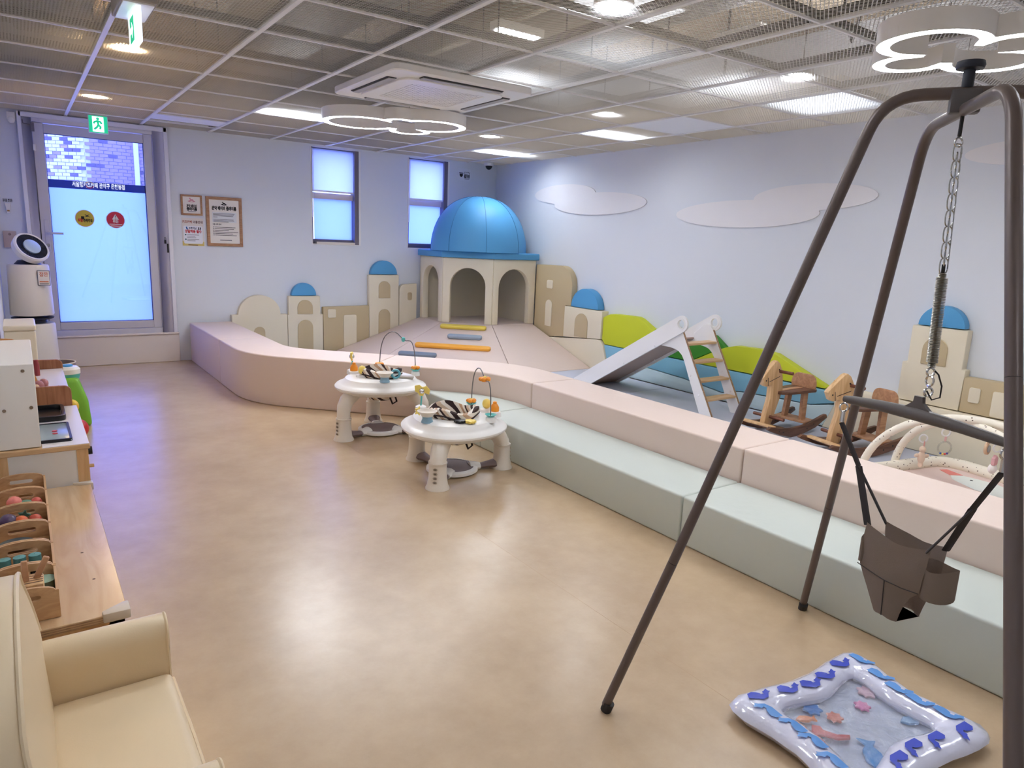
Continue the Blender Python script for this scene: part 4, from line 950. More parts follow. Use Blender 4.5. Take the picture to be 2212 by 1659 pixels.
            base(x,y,.04); part('bottle', MB().lathe([(.026,z),(.026,z+.035),(.018,z+.05),(.012,z+.056),(.012,z+.066),(.001,z+.07)], (x,y,0), 16, None, False), orange_m, t, True)
        elif k == 'ring':
            part('ring', ringv((x,y,z+.03),.026,.008,20,(.862,-.507)), mat('ring_teal', (104,176,190), .4), t, True)
        elif k == 'keypad':
            part('keypad', MB().box(-.05,.05,-.02,.02,0,.014).bevel(.004,1).xf(Matrix.Translation((x,y,z-.006)) @ Matrix.Rotation(-.53,4,'Z')), mat('keypad_grey', (186,178,168), .5), t, True)
        elif k == 'wire':
            (x2,y2), zt = ty[2], ty[3]
            base(x,y,.03); base(x2,y2,.03)
            n_ = 20; pts = []
            for i in range(n_+1):
                s_ = i/n_; bulge = math.sin(PI*s_); wv = .03*math.sin(2*PI*s_) 
                dip = -.05*math.exp(-((s_-.62)/.12)**2)
                pts.append((x+(x2-x)*(s_-.10*math.sin(2*PI*s_)), y+(y2-y)*(s_-.10*math.sin(2*PI*s_)), z+.01+(zt-z-.01)*bulge**.55+dip))
            part('bead_wire', MB().tube(pts, .0032, 8), mat('wire_grey', (120,116,114), .35, metal=.6), t, True)
            m4 = pts[12]; fl = ty[4]
            part('wire_bead', MB().ell(m4,(.014,.014,.018),12,8), teal_m if fl == 'teal' else orange_m, t, True)
            if fl == 'orange': flower((m4[0],m4[1],m4[2]), .034, orange_m)
            flower((x,y,z+.035), .03, orange_m, yellow_m); part('leaf_cup', MB().lathe([(.012,z+.01),(.032,z+.022)], (x,y,0), 12, lambda a: 1+.12*math.sin(6*a), False), teal_m, t, True)
            part('leaf_cup', MB().lathe([(.014,z+.008),(.034,z+.024)], (x2,y2,0), 12, lambda a: 1+.12*math.sin(6*a), False), teal_m, t, True)
            if fl == 'teal': flower((x2,y2,z+.035), .03, orange_m, yellow_m)
    return t
make_table('white baby activity table with a butterfly mirror, the nearer of two', (1.962,3.334), math.radians(-135), 0,
    [('butterfly',(-.095,.215)),('bowl',(-.20,-.06)),('star',(-.195,.055)),('gears',(-.03,-.18)),('bulb',(.218,-.01)),('bottle',(.225,-.085)),('wire',(.19,.115),(.134,-.183),.60,'orange')])
make_table('white baby activity table on taller legs, the farther of two, against the pink block', (1.945,4.29), math.radians(195), .06,
    [('butterfly',(-.125,.19),1),('bottle',(-.13,.14)),('bulb',(-.13,.0)),('bowl',(-.055,-.19)),('ring',(.035,-.165)),('keypad',(.12,-.15)),('wire',(.08,.19),(.25,-.03),.68,'teal')])

# ------------------------------------------------------------------ swing stand
C2 = Vector((1.62,.72)); F1, F2 = Vector((1.28,1.274)), Vector((2.315,1.316)); F3 = 2*C2-F2; F4 = 2*C2-F1
st = thing('swing_stand', 'dark brown four-legged metal swing stand with crossed top bars', 'swing stand', (C2.x,C2.y,0))
def bend(pts, t, n=7):
    out = [Vector(pts[0])]
    for i in range(1, len(pts)-1):
        a, b, c = Vector(pts[i-1]), Vector(pts[i]), Vector(pts[i+1]); s_ = b+(a-b).normalized()*t; e_ = b+(c-b).normalized()*t
        out += [s_*(1-k/n)**2+b*2*(k/n)*(1-k/n)+e_*(k/n)**2 for k in range(n+1)]
    return out+[Vector(pts[-1])]
for Fa, Fb, h_, s_ in ((F1,F4,1.645,.23),(F2,F3,1.612,.26)):
    ca = Vector((*(C2+(Fa-C2)*s_),h_)); cb = Vector((*(C2+(Fb-C2)*s_),h_))
    fa, fb = Vector((*Fa,0)), Vector((*Fb,0))
    ja, jb = fa+(ca-fa)*.70, fb+(cb-fb)*.70; ka, kb = fa+(ca-fa)*.30, fb+(cb-fb)*.30
    part('top_tube', MB().tube(bend([ja,ca,cb,jb],.075), .0128, 14), brown_m, st)
    for j_, k_, f_ in ((ja,ka,fa),(jb,kb,fb)):
        dv = (f_-j_).normalized()*.001
        part('joint_ring', MB().tube([j_-dv*2,j_+dv*2], .0120, 14), dark_m, st); part('joint_ring', MB().tube([k_-dv*2,k_+dv*2], .0120, 14), dark_m, st)
        part('leg_tube', MB().tube([j_+dv,k_-dv], .0128, 14), brown_m, st); part('leg_tube', MB().tube([k_+dv,f_+Vector((0,0,.02))], .0128, 14), brown_m, st)
        ax_ = (j_-f_).normalized()
        part('rubber_foot', MB().tube([f_+Vector((0,0,.002)),f_+ax_*.03], .0158, 14), dark_m, st)
part('clamp', MB().box(-.028,.028,-.016,.016,-.026,.022).bevel(.006,2).xf(Matrix.Translation((C2.x,C2.y,1.630)) @ Matrix.Rotation(math.radians(-58),4,'Z')), mat('clamp_grey', (92,88,88), .5), st)
part('clamp_knob', MB().lathe([(.001,.0),(.011,0),(.011,.034),(.025,.036),(.027,.042),(.025,.05),(.001,.052)], (C2.x,C2.y,1.655), 20, None, False), mat('knob_navy', (38,42,54), .5), st)
part('hook', MB().tube([(C2.x,C2.y,1.60),(C2.x,C2.y,1.56)], .004, 8), dark_m, st)
# ------------------------------------------------------------------ baby jumper hanging from the stand
jp = thing('baby_jumper', 'dark grey baby jumper seat hanging on a chain and spring from the stand', 'baby jumper', (1.66,.71,.47))
top, low = Vector((1.62,.72,1.56)), Vector((1.651,.712,.985))
def along(s_): return top+(low-top)*s_
dz = (top-low).normalized()
part('carabiner', ringv(tuple(along(.02)),.009,.0022,16,(.9,-.4)), chrome_m, jp)
nl = 15; clen = .34
for k in range(nl):
    s_ = .04+(.475-.04)*(k+.5)/nl; c_ = along(s_); ax1 = Vector((.86,-.5,0)) if k%2 == 0 else Vector((.5,.86,0))
    if k%2: ax1 = (ax1+Vector((.55,-.3,0))).normalized()
    pts = []
    for i in range(14):
        a = 2*PI*i/14; ly = .0155*math.sin(a)+(.0015 if math.sin(a) > 0 else -.0015)
        pts.append(c_+ax1*.0095*math.copysign(abs(math.cos(a))**.6,math.cos(a))+dz*ly)
    part('chain_link', MB().tube(pts, .0015, 5, True), steel_m, jp)
part('safety_cord', MB().tube([along(.04)+Vector((.006,-.004,0)),along(.25)+Vector((.010,-.004,0)),along(.47)+Vector((.006,-.006,0))], .0011, 5), steel_m, jp)
hx = []; sp0, sp1 = .485, .845; turns = 62
for i in range(turns*8+1):
    s_ = i/(turns*8); a = 2*PI*turns*s_; r_ = .0115 if .05 < s_ < .95 else .0075
    c_ = along(sp0+(sp1-sp0)*s_); hx.append(c_+Vector((r_*math.cos(a),r_*math.sin(a),0)))
part('spring', MB().tube(hx, .0013, 4), mat('spring_steel', (170,168,160), .3, metal=1), jp)
part('spring_core', MB().tube([along(sp0),along(sp1)], .0035, 8), mat('core_copper', (150,120,96), .5), jp)
part('spring_hook', MB().tube([along(.475)+dz*.012,along(.478),along(.488)], .004, 6), dark_m, jp)
for s_, r_ in ((.865,.009),(.90,.012),(.945,.010)):
    ax1 = (.86,-.5) if s_ != .90 else (.5,.86)
    part('shackle', ringv(tuple(along(s_)),r_,.0026,14,ax1), chrome_m, jp)
lp = [along(.86)+Vector((.006,-.006,0)),along(.875)+Vector((.016,-.010,0)),along(.92)+Vector((.024,-.016,0)),along(.965)+Vector((.022,-.016,0)),along(.975)+Vector((.006,-.006,0)),along(.94)+Vector((-.004,.002,0))]
part('safety_loop', MB().tube(lp, .0018, 6), dark_m, jp)
eL, eR = Vector((1.697,.927,.952)), Vector((1.599,.528,.952)); mid = (eL+eR)/2
bar = [eL+(eR-eL)*s_+Vector((0,0,.010*math.sin(PI*s_))) for s_ in (0,.06,.25,.5,.75,.94,1)]
part('spreader_bar', MB().tube(bar, [.008,.010,.012,.0145,.012,.010,.008], 12, flat=1.1), mat('bar_charcoal', (92,86,84), .45), jp)
ub = (eR-eL).normalized()
part('bar_lug', MB().prism([(-.035,0),(.035,0),(.012,.018),(.010,.032),(-.010,.032),(-.012,.018)], -.005, .005, 'xz').xf(Matrix.Translation(mid+Vector((0,0,.020))) @ Matrix(((ub.x,-ub.y,0),(ub.y,ub.x,0),(0,0,1))).to_4x4()), MATS['bar_charcoal'], jp)
su = Vector((-.24,-.97,0)).normalized(); sn = Vector((-.97,.24,0)).normalized(); S0 = Vector((1.665,.70,0))
jean = mat('sling_grey', (156,142,132), .9, bump=.1, bscale=420); strap_m = mat('strap_black', (58,53,54), .8)
def sp(u_, z_, off): return S0+su*u_+sn*off+Vector((0,0,z_))
def panel(name, rows, off, bulge):
    mb = MB(); grid = []
    for (z_, ul, ur) in rows:
        row = []
        for i in range(9):
            s_ = i/8; u_ = ul+(ur-ul)*s_; dzs = -.014*math.sin(PI*s_) if z_ > .655 else 0
            o_ = off+bulge*math.sin(PI*s_)*(1 if off > 0 else -1)+.004*math.sin(s_*9+z_*40)
            row.append(mb.bm.verts.new(sp(u_, z_+dzs, o_)))
        grid.append(row)
    for a, b in zip(grid, grid[1:]):
        for i in range(8): mb.bm.faces.new((a[i],a[i+1],b[i+1],b[i]))
    bmesh.ops.solidify(mb.bm, geom=mb.bm.faces, thickness=.0035)
    return part(name, mb, jean, jp, ang=60)
front = [(.676,-.091,.074),(.64,-.097,.074),(.60,-.096,.071),(.566,-.100,.067),(.545,-.085,.045),(.52,-.066,.032),(.495,-.052,.026),(.474,-.042,.024)]
panel('front_panel', front, .042, .012)
back = [(.668,-.100,.062),(.63,-.098,.062),(.59,-.092,.060),(.56,-.08,.05),(.53,-.066,.036),(.50,-.052,.028),(.474,-.042,.024)]
pb = panel('back_panel', back, -.030, .010)
cr = MB(); cr.poly([sp(-.042,.475,.045),sp(.024,.475,.045),sp(.024,.475,-.033),sp(-.042,.475,-.033)],[(0,1,2,3)]); bmesh.ops.solidify(cr.bm, geom=cr.bm.faces, thickness=.004)
part('crotch_panel', cr, jean, jp)
for (u_, z0_, z1_, ru) in ((.082,.634,.562,.034),(-.100,.632,.575,.014)):
    mb = MB(); ringa = []
    for i in range(20):
        a = 2*PI*i/20; q = S0+su*(u_+ru*math.cos(a))+sn*(.006+.038*math.sin(a)); ringa.append((mb.bm.verts.new(q+Vector((0,0,z0_+.006*math.cos(2*a)))), mb.bm.verts.new(q+Vector((0,0,z1_-.004*math.sin(a))))))
    for i in range(20):
        (a0,a1),(b0,b1) = ringa[i], ringa[(i+1)%20]; mb.bm.faces.new((a0,b0,b1,a1))
    bmesh.ops.solidify(mb.bm, geom=mb.bm.faces, thickness=.003)
    part('side_band', mb, jean, jp, ang=60)
part('seam_line', MB().tube([sp(-.098,.568,.050),sp(-.05,.566,.056),sp(-.01,.564,.058),sp(.03,.565,.055),sp(.068,.568,.048)], .0012, 5), strap_m, jp)
part('seam_line', MB().tube([sp(-.012,.564,.058),sp(-.010,.52,.057),sp(-.009,.476,.055)], .0012, 5), strap_m, jp)
def strap(a, b, wv): 
    d_ = (b-a).normalized(); s_ = d_.cross(Vector((-.9,-.4,0))).normalized()*wv
    mb = MB(); mb.tube([a,(a+b)/2,b], wv, 8, flat=.22); return mb
for e_, us in ((eL,-.092),(eR,.068)):
    ring = e_+Vector((0,0,-.022)); part('snap_hook', ringv(tuple(ring),.011,.0024,14,(.86,-.5)).tube([ring+Vector((0,0,-.01)),ring+Vector((0,0,-.038))], .006, 8), chrome_m, jp)
    hub = e_+Vector((0,0,-.062))
    split = hub+(sp(us,.672,.0)-hub)*.45
    part('strap', MB().tube([hub,split], .0105, 8, flat=.3), strap_m, jp)
    part('strap', MB().tube([split,sp(us,.668,.042)], .009, 8, flat=.3), strap_m, jp); part('strap', MB().tube([split,sp(us-.008,.660,-.030)], .009, 8, flat=.3), strap_m, jp)

# ------------------------------------------------------------------ inflatable water mat
wm = thing('water_play_mat', 'inflatable clear water play mat with blue whales lying under the swing', 'water mat', (1.82,.83,0))
K = [Vector((1.575,1.075)),Vector((2.14,1.03)),Vector((2.085,.60)),Vector((1.50,.63))]
cw = sum(K, Vector((0,0)))/4
def edgepts(scale, pinch, n=12):
    out = []
    def rnd(P):
        for _ in range(3): P = [(P[i-1]+P[i]*2+P[(i+1)%len(P)])/4 for i in range(len(P))]
        return P
    for i in range(4):
        a, b = K[i], K[(i+1)%4]
        for k in range(n):
            s_ = k/n; p = a+(b-a)*s_; p = p+(cw-p).normalized()*pinch*math.sin(PI*s_); out.append(cw+(p-cw)*scale)
    return rnd(out)
rim = edgepts(.89, .05); mb = MB(); N_ = len(rim)
vin_m = mat('vinyl_pale', (214,216,236), .12, spec=.6, trans=.0, coat=1.0, bump=.5, bscale=18)
prof = [(a, math.cos(a), math.sin(a)) for a in [2*PI*i/12 for i in range(12)]]
def rim_z(x, y):
    q = min(rim, key=lambda c_: (c_.x-x)**2+(c_.y-y)**2); dd = min(1, math.hypot(q.x-x,q.y-y)/.066)
    return .031+.029*math.sqrt(max(0,1-dd*dd))
rings = []
for i, p in enumerate(rim):
    o_ = (p-cw); corner = abs(((i%12)/12)-.0); rad = .036+.006*math.cos(2*PI*(i%12)/12)
    o_.normalize(); rings.append([mb.bm.verts.new((p.x+o_.x*rad*ca*1.75, p.y+o_.y*rad*ca*1.75, .030+.028*sa+.0015*math.sin(i*2.3))) for _, ca, sa in prof])
for i in range(N_):
    A2, B2 = rings[i], rings[(i+1)%N_]
    for k in range(12): mb.bm.faces.new((A2[k],A2[(k+1)%12],B2[(k+1)%12],B2[k]))
bmesh.ops.recalc_face_normals(mb.bm, faces=mb.bm.faces)
part('inflated_rim', mb, vin_m, wm)
inner = edgepts(.75, .05)
part('water_base', MB().prism([tuple(p) for p in inner], .002, .012, 'xy'), mat('water_print', (206,212,226), .3, var=.1, vscale=6), wm)
clear_m = clearglass('clear_vinyl', (240,243,250), .26, .03)
nt = clear_m.node_tree; tcn = nt.nodes.new('ShaderNodeTexCoord'); nz = nt.nodes.new('ShaderNodeTexNoise'); nz.inputs['Scale'].default_value = 13; nz.inputs['Detail'].default_value = 7; nz.inputs['Distortion'].default_value = 1.5
bpn = nt.nodes.new('ShaderNodeBump'); bpn.inputs['Strength'].default_value = 1.0; bpn.inputs['Distance'].default_value = .05
nt.links.new(tcn.outputs['Object'], nz.inputs['Vector']); nt.links.new(nz.outputs['Fac'], bpn.inputs['Height'])
for nd in nt.nodes:
    if nd.type == 'BSDF_GLOSSY': nt.links.new(bpn.outputs[0], nd.inputs['Normal'])
mb = MB(); ctr = mb.bm.verts.new((cw.x,cw.y,.040)); prev = None; R_ = []
rw = random.Random(5)
for f_, zc in ((.92,.034),(.7,.04),(.45,.044),(.2,.042)):
    R_.append([mb.bm.verts.new((cw.x+(p.x-cw.x)*f_, cw.y+(p.y-cw.y)*f_, zc+rw.uniform(-.004,.004))) for p in inner])
for A2, B2 in zip(R_, R_[1:]):
    for i in range(len(inner)): j = (i+1)%len(inner); mb.bm.faces.new((A2[i],A2[j],B2[j],B2[i]))
for i in range(len(inner)): mb.bm.faces.new((R_[-1][i],R_[-1][(i+1)%len(inner)],ctr))
part('clear_cover', mb, clear_m, wm, ang=80)
wh = [mat('whale_indigo', (66,82,190), .25), mat('whale_blue', (96,150,216), .25)]
wpts = [(-.030,-.012),(.012,-.014),(.030,-.004),(.036,.014),(.044,.022),(.038,.024),(.034,.034),(.028,.024),(.020,.020),(.024,.008),(.010,.002),(.004,.012),(-.014,.018),(-.028,.010)]
for i in range(4):
    a, b = K[i], K[(i+1)%4]
    dv = (b-a).normalized(); nv = Vector((-dv.y,dv.x)); nv = nv if nv.dot(a-cw) > 0 else -nv
    for k in range(5):
        s_ = (k+.35)/5.2; p = a+(b-a)*s_; p = p+(cw-p).normalized()*.045*math.sin(PI*s_); p = cw+(p-cw)*.875
        if i in (0,): up_ = Vector((.55,.83)); rtv = Vector((.83,-.55))
        else: up_ = nv; rtv = dv
        p = p-up_*.006
        k_ = 1.0
        fl = [(p.x+rtv.x*x*k_+up_.x*y*k_, p.y+rtv.y*x*k_+up_.y*y*k_) for x,y in wpts]; c_ = (sum(a for a,b in fl)/len(fl), sum(b for a,b in fl)/len(fl))
        mb = MB(); n2 = len(fl); R2 = [[mb.bm.verts.new((c_[0]+(a-c_[0])*f_, c_[1]+(b-c_[1])*f_, rim_z(c_[0]+(a-c_[0])*f_, c_[1]+(b-c_[1])*f_)+.0022)) for a,b in fl] for f_ in (1,.6)]
        for q in range(n2): mb.bm.faces.new((R2[0][q],R2[0][(q+1)%n2],R2[1][(q+1)%n2],R2[1][q]))
        mb.bm.faces.new(R2[1]); bmesh.ops.recalc_face_normals(mb.bm, faces=mb.bm.faces)
        part('whale_print', mb, wh[0 if i in (0,2) else 1], wm)
def blob(x, y, pts, m_, z=.018, k_=1.0, rot=0):
    c_, s_ = math.cos(rot), math.sin(rot)
    part('float_toy', MB().prism([(x+k_*(a*c_-b*s_), y+k_*(a*s_+b*c_)) for a,b in pts], z, z+.008, 'xy').bevel(.002,1), m_, wm)
fish = [(-.03,0),(-.012,.014),(.012,.012),(.024,.004),(.038,.014),(.034,-.002),(.036,-.014),(.022,-.006),(.008,-.014),(-.014,-.012)]
crab = [(.028*(1 if i%2 == 0 else .68)*math.cos(2*PI*i/14), .028*(1 if i%2 == 0 else .68)*math.sin(2*PI*i/14)) for i in range(14)]
horse_s = [(-.012,.04),(.012,.044),(.018,.026),(.008,.018),(.010,-.01),(.026,-.036),(.012,-.038),(-.006,-.016),(-.010,.012),(-.022,.028)]
blob(1.715,.925,fish,mat('toy_orange', (242,128,40), .4),.020,.9,-.5); blob(1.775,.94,crab,mat('toy_blue', (40,130,210), .4),.019,1.1)
blob(1.645,.985,crab,mat('toy_red', (214,48,70), .4),.018,.95); blob(1.715,.845,horse_s,red_m,.020,1.2,.4); blob(1.80,.885,crab,mat('toy_coral', (226,130,110), .5),.017,.9)
blob(1.92,.87,crab,mat('toy_pink', (232,130,180), .5),.016,.9); blob(2.07,1.0,crab,mat('toy_yellow', (240,226,120), .5),.018,1.1); blob(1.66,1.02,crab,MATS['toy_yellow'],.016,.8)
blob(1.74,.74,fish,mat('toy_sky', (90,160,220), .4),.016,1.8,.8); blob(1.61,.80,fish,mat('toy_dkgreen', (40,90,80), .4),.016,.8,1.2); blob(1.98,.76,fish,mat('toy_pale', (150,190,226), .5),.015,1.2,-.4); blob(2.0,.90,crab,mat('toy_rose', (232,190,200), .5),.014,1.1)

# ------------------------------------------------------------------ kids sofa
so = thing('kids_sofa', 'cream leather kids sofa in the near left corner', 'sofa', (.04,1.45,0))
part('seat_base', B(-.10,.214,1.14,1.765,.02,.20).bevel(.012,3), sofa_m, so)
part('seat_cushion', MB().box(-.03,.226,1.205,1.706,.17,.253).bevel(.022,4), sofa_m, so)
def arm(y0_, y1_, s_):
    pts = [(y0_,.02),(y1_,.02),(y1_+.004,.33)]+arc((y0_+y1_)/2+.004*s_,.338,.040,-5,185,14,.046)+[(y0_-.002,.33)]
    return MB().prism(pts, -.09, .222, 'yz').bevel(.008,3)
part('armrest', arm(1.708,1.775,1), sofa_m, so, ang=60); part('armrest', arm(1.128,1.195,-1), sofa_m, so, ang=60)
for c_ in (1.745,1.158):
    pts = [(.2225,c_+.038*math.cos(a),.338+.044*math.sin(a)) for a in [math.radians(-5+190*i/16) for i in range(17)]]
    part('arm_piping', MB().tube([(.2225,c_+.034,.05),(.2225,c_+.036,.30)]+pts+[(.2225,c_-.036,.30),(.2225,c_-.034,.05)], .0042, 6), sofa_m, so)
bko = [(1.10,.02),(1.785,.02),(1.775,.40)]+[(1.44+.335*math.cos(a),.44+.205*math.sin(a)) for a in [math.radians(4+172*i/24) for i in range(25)]]+[(1.105,.40)]
def lean(mb):
    for v in mb.bm.verts:
        if v.co.x > -.09: v.co.x += .048*max(0,min(1,(.54-v.co.z)/.29))
    return mb
part('backrest', lean(MB().prism(bko, -.128, -.050, 'yz').bevel(.014,3,20)), sofa_m, so, ang=60)
pp_ = MB().tube([(-.052+.048*max(0,min(1,(.54-z)/.29)),y,z) for y,z in bko[2:-1]], .0048, 6)
part('back_piping', pp_, sofa_m, so)
part('seat_piping', MB().tube([(.2275,1.215,.232),(.2285,1.45,.236),(.2275,1.70,.232)], .0045, 6), sofa_m, so)
for x in (-.08,.19):
    for y in (1.17,1.73): part('foot', MB().lathe([(.014,.02),(.012,0)], (x,y,0), 10), dark_m, so)

# ------------------------------------------------------------------ low bench with wooden trays
lb_ = thing('low_bench', 'low birch plywood bench along the left wall carrying wooden trays', 'bench', (.01,2.42,0))
part('bench_top', B(-.132,.157,1.872,2.962,.328,.35).bevel(.002,1), ply_m, lb_)
for k in range(3): part('ply_layer', B(-.131,.156,1.8708,1.8716,.331+.006*k,.3335+.006*k), edge_ply, lb_)
part('apron', B(-.128,.150,1.885,1.91,.25,.328), beech_m, lb_); part('apron', B(.132,.150,1.91,2.955,.26,.328), ply_m, lb_)
for x in (-.128,.115):
    for y in (1.885,2.92): part('leg', B(x,x+.035,y,y+.035,0,.328), beech_m, lb_)
guard = clearglass('clear_guard', (226,220,208), .18, .25)
part('corner_guard', MB().prism([(.163,1.864),(.163,1.915),(.153,1.918),(.100,1.884),(.102,1.864)], .332, .357, 'xy').bevel(.004,2), mat('guard_milky', (226,216,200), .35, alpha=.75), lb_)
part('corner_guard', MB().prism([(.164,2.968),(.164,2.93),(.10,2.955),(.10,2.968)], .33, .358, 'xy').bevel(.004,2), MATS['guard_milky'], lb_)
for x, y in ((.085,2.30),(.10,2.10)): part('screw_hole', MB().prism(arc(x,y,.004,0,330,11), .3500, .3504, 'xy'), mat('hole_dark', (90,60,40), .7), lb_)
tray_w = wood('tray_ply', (206,166,122), (182,140,98), 3, (6,1,14))
tx0, tx1 = -.128, .016
names = ['nearest the sofa, holding a knife block','second from the sofa, holding teal lidded jars','third from the sofa, holding a dark plate','fourth from the sofa, holding toy vegetables','fifth from the sofa, holding a pink toy peach','farthest from the sofa, beside the toy kitchen']
def tray_panel(y_, th_):
    w_ = tx1-tx0; c_ = (tx0+tx1)/2; hz = .412
    mb = MB()
    out = [(tx0,.352),(tx1,.352),(tx1,.425)]+[(c_+w_/2*math.cos(a)*.9, .425+.016*math.sin(a)) for a in [PI*i/10 for i in range(11)]]+[(tx0,.425)]
    hole = rrect(c_-.035,c_+.035,hz-.007,hz+.007,.007,3)
    # split outline into an upper and lower half around the hole so the hole is real
    L = [p for p in out]
    up_h = [(tx0,hz)]+[(c_-.035,hz)]+[p for p in sorted([q for q in hole if q[1] >= hz-1e-6], key=lambda q: q[0])]+[(c_+.035,hz),(tx1,hz),(tx1,.425)]+out[3:-1]+[(tx0,.425)]
    lo_h = [(tx0,.352),(tx1,.352),(tx1,hz),(c_+.035,hz)]+[p for p in sorted([q for q in hole if q[1] <= hz+1e-6], key=lambda q: -q[0])]+[(c_-.035,hz),(tx0,hz)]
    def clean(P):
        o = []
        for p in P:
            if not o or (abs(p[0]-o[-1][0])+abs(p[1]-o[-1][1])) > 1e-4: o.append(p)
        return o
    mb.prism(clean(up_h), y_, y_+th_, 'xz'); mb.prism(clean(lo_h), y_, y_+th_, 'xz'); return mb
for k in range(6):
    y0_ = 1.918+.1627*k
    t = thing('wooden_tray', 'open wooden tray on the low bench, '+names[k], 'tray', ((tx0+tx1)/2,y0_+.08,.35), 0, 'wooden trays on the low bench')
    part('end_panel', tray_panel(y0_+.001,.007), tray_w, t); part('end_panel', tray_panel(y0_+.1540,.007), tray_w, t)
    part('side_panel', B(tx1-.006,tx1,y0_+.008,y0_+.154,.352,.424), tray_w, t); part('side_panel', B(tx0,tx0+.006,y0_+.008,y0_+.154,.352,.424), tray_w, t)
    part('base_panel', B(tx0+.006,tx1-.006,y0_+.008,y0_+.154,.352,.357), tray_w, t)
GT = 'toy food in the wooden trays'
ty = [1.918+.1627*k for k in range(6)]
kb_ = thing('toy_knife_block', 'pale wooden toy knife block with two brown handles in the nearest tray', 'toy', (-.045,ty[0]+.06,.357))
part('block', B(-.078,-.012,ty[0]+.025,ty[0]+.085,.357,.440).bevel(.003,1), beech_m, kb_)
for k in range(4): part('slot', B(-.076,-.014,ty[0]+.034+.013*k,ty[0]+.038+.013*k,.4395,.4405), walnut_m, kb_)
part('knife_handle', B(-.056,-.042,ty[0]+.045,ty[0]+.053,.44,.495).bevel(.002,1), midwood_m, kb_)
part('knife_handle', MB().box(-.007,.007,-.004,.004,0,.06).bevel(.002,1).xf(Matrix.Translation((-.028,ty[0]+.06,.438)) @ Matrix.Rotation(.45,4,'Y')), midwood_m, kb_)
solo('toy_pot', MB().lathe([(.001,0),(.024,0),(.026,.045),(.027,.048),(.001,.05)], (-.0125,ty[0]+.122,.358), 18, None, False), mat('pot_green', (150,180,160), .5), 'pale green lidded toy pot behind the knife block', 'toy', GT)
for k, x in enumerate((-.095,-.062,-.028)):
    jr = thing('toy_jar', 'dark toy jar with a teal lid, %s of three in the second tray' % ('leftmost','middle','rightmost')[k], 'toy', (x,ty[1]+.07,.357), 0, GT)
    part('jar', MB().lathe([(.001,0),(.014,0),(.014,.055),(.011,.06)], (x,ty[1]+.07,.357), 14, None, False), mat('jar_dark', (34,38,46), .2), jr)
    part('lid', MB().lathe([(.0145,.058),(.0145,.076),(.001,.078)], (x,ty[1]+.07,.357), 14, None, False), mat('lid_teal', (84,140,138), .5), jr)
solo('toy_plate', MB().lathe([(.001,0),(.03,.002),(.045,.012),(.043,.014),(.001,.006)], (-.07,ty[2]+.08,.392), 20, None, False), mat('plate_slate', (70,80,84), .4), 'dark slate toy plate in the third tray', 'toy', GT)
for k in (2,3,4,5):
    solo('tray_liner', B(tx0+.008,tx1-.008,ty[k]+.010,ty[k]+.152,.3575,.372+(.014 if k == 2 else .0)), tray_w, 'plain wooden filler board in the bottom of the tray, '+names[k].split(',')[0], 'board')
def food(nm, c, r, m_, lb, extra=None):
    solo(nm, MB().ell(c,r,14,9), m_, lb, 'toy', GT)
food('toy_aubergine', (-.09,ty[3]+.05+.045,.411),(.024,.034,.022), mat('food_purple', (72,52,84), .35), 'dark purple toy aubergine in the fourth tray')
food('toy_pepper', (-.058,ty[3]+.045+.045,.406),(.02,.026,.018), mat('food_orange', (206,98,52), .4), 'orange toy pepper beside the purple aubergine')
food('toy_tomato', (-.022,ty[3]+.05+.045,.404),(.018,.024,.017), mat('food_red', (190,74,54), .4), 'red toy tomato at the right of the fourth tray')
solo('toy_leaf', MB().prism([(-.05+.018*(1 if i%2 == 0 else .5)*math.cos(2*PI*i/10), .402+.018*(1 if i%2 == 0 else .5)*math.sin(2*PI*i/10)) for i in range(10)], ty[3]+.118, ty[3]+.126, 'xz').xf(Matrix.Translation((0,0,.012))), mat('food_green', (60,110,96), .5), 'green star shaped toy leaf in the fourth tray', 'toy', GT)
food('toy_corn', (-.02,ty[3]+.12,.400),(.012,.03,.012), mat('food_dark', (46,44,44), .4), 'small dark toy vegetable at the back of the fourth tray')
food('toy_peach', (-.075,ty[4]+.055+.045,.411),(.022,.022,.022), mat('food_peach', (236,134,122), .5), 'pink toy peach in the fifth tray')
food('toy_lettuce', (-.045,ty[4]+.05+.045,.400),(.026,.028,.016), mat('food_sage', (96,140,120), .6), 'sage green toy lettuce beside the pink peach')
food('toy_tomato', (-.016,ty[4]+.055+.045,.404),(.016,.022,.016), mat('food_coral', (206,92,80), .4), 'coral toy tomato at the right of the fifth tray')
food('toy_shell', (-.05,ty[5]+.06+.045,.394),(.03,.026,.010), paper_m, 'pale toy shell in the tray beside the toy kitchen')

# ------------------------------------------------------------------ toy kitchen
tk = thing('toy_kitchen', 'white and birch wooden toy kitchen with sink and hob along the left wall', 'toy kitchen', (.01,3.3,0))
kw = mat('kitchen_white', (236,232,226), .5)
part('worktop', B(-.13,.165,2.968,3.655,.482,.502).bevel(.003,1), plyx_m, tk)
part('worktop_sheet', B(.016,.163,2.97,3.653,.502,.5035), mat('worktop_pale', (232,226,228), .35), tk)
part('hood_cabinet', MB().box(-.13,.014,2.985,3.63,.504,.815).bevel(.003,1), kw, tk)
for x, z in ((-.10,.79),(-.02,.79),(-.085,.65),(-.005,.655),(-.10,.80)): part('screw', MB().tube([(x,2.9845,z),(x,2.983,z)], .006, 10), mat('screw_bronze', (140,124,108), .4, metal=.5), tk)
part('side_panel', B(-.10,.125,2.972,2.985,.05,.482), mat('kitchen_grey', (226,222,216), .5), tk)
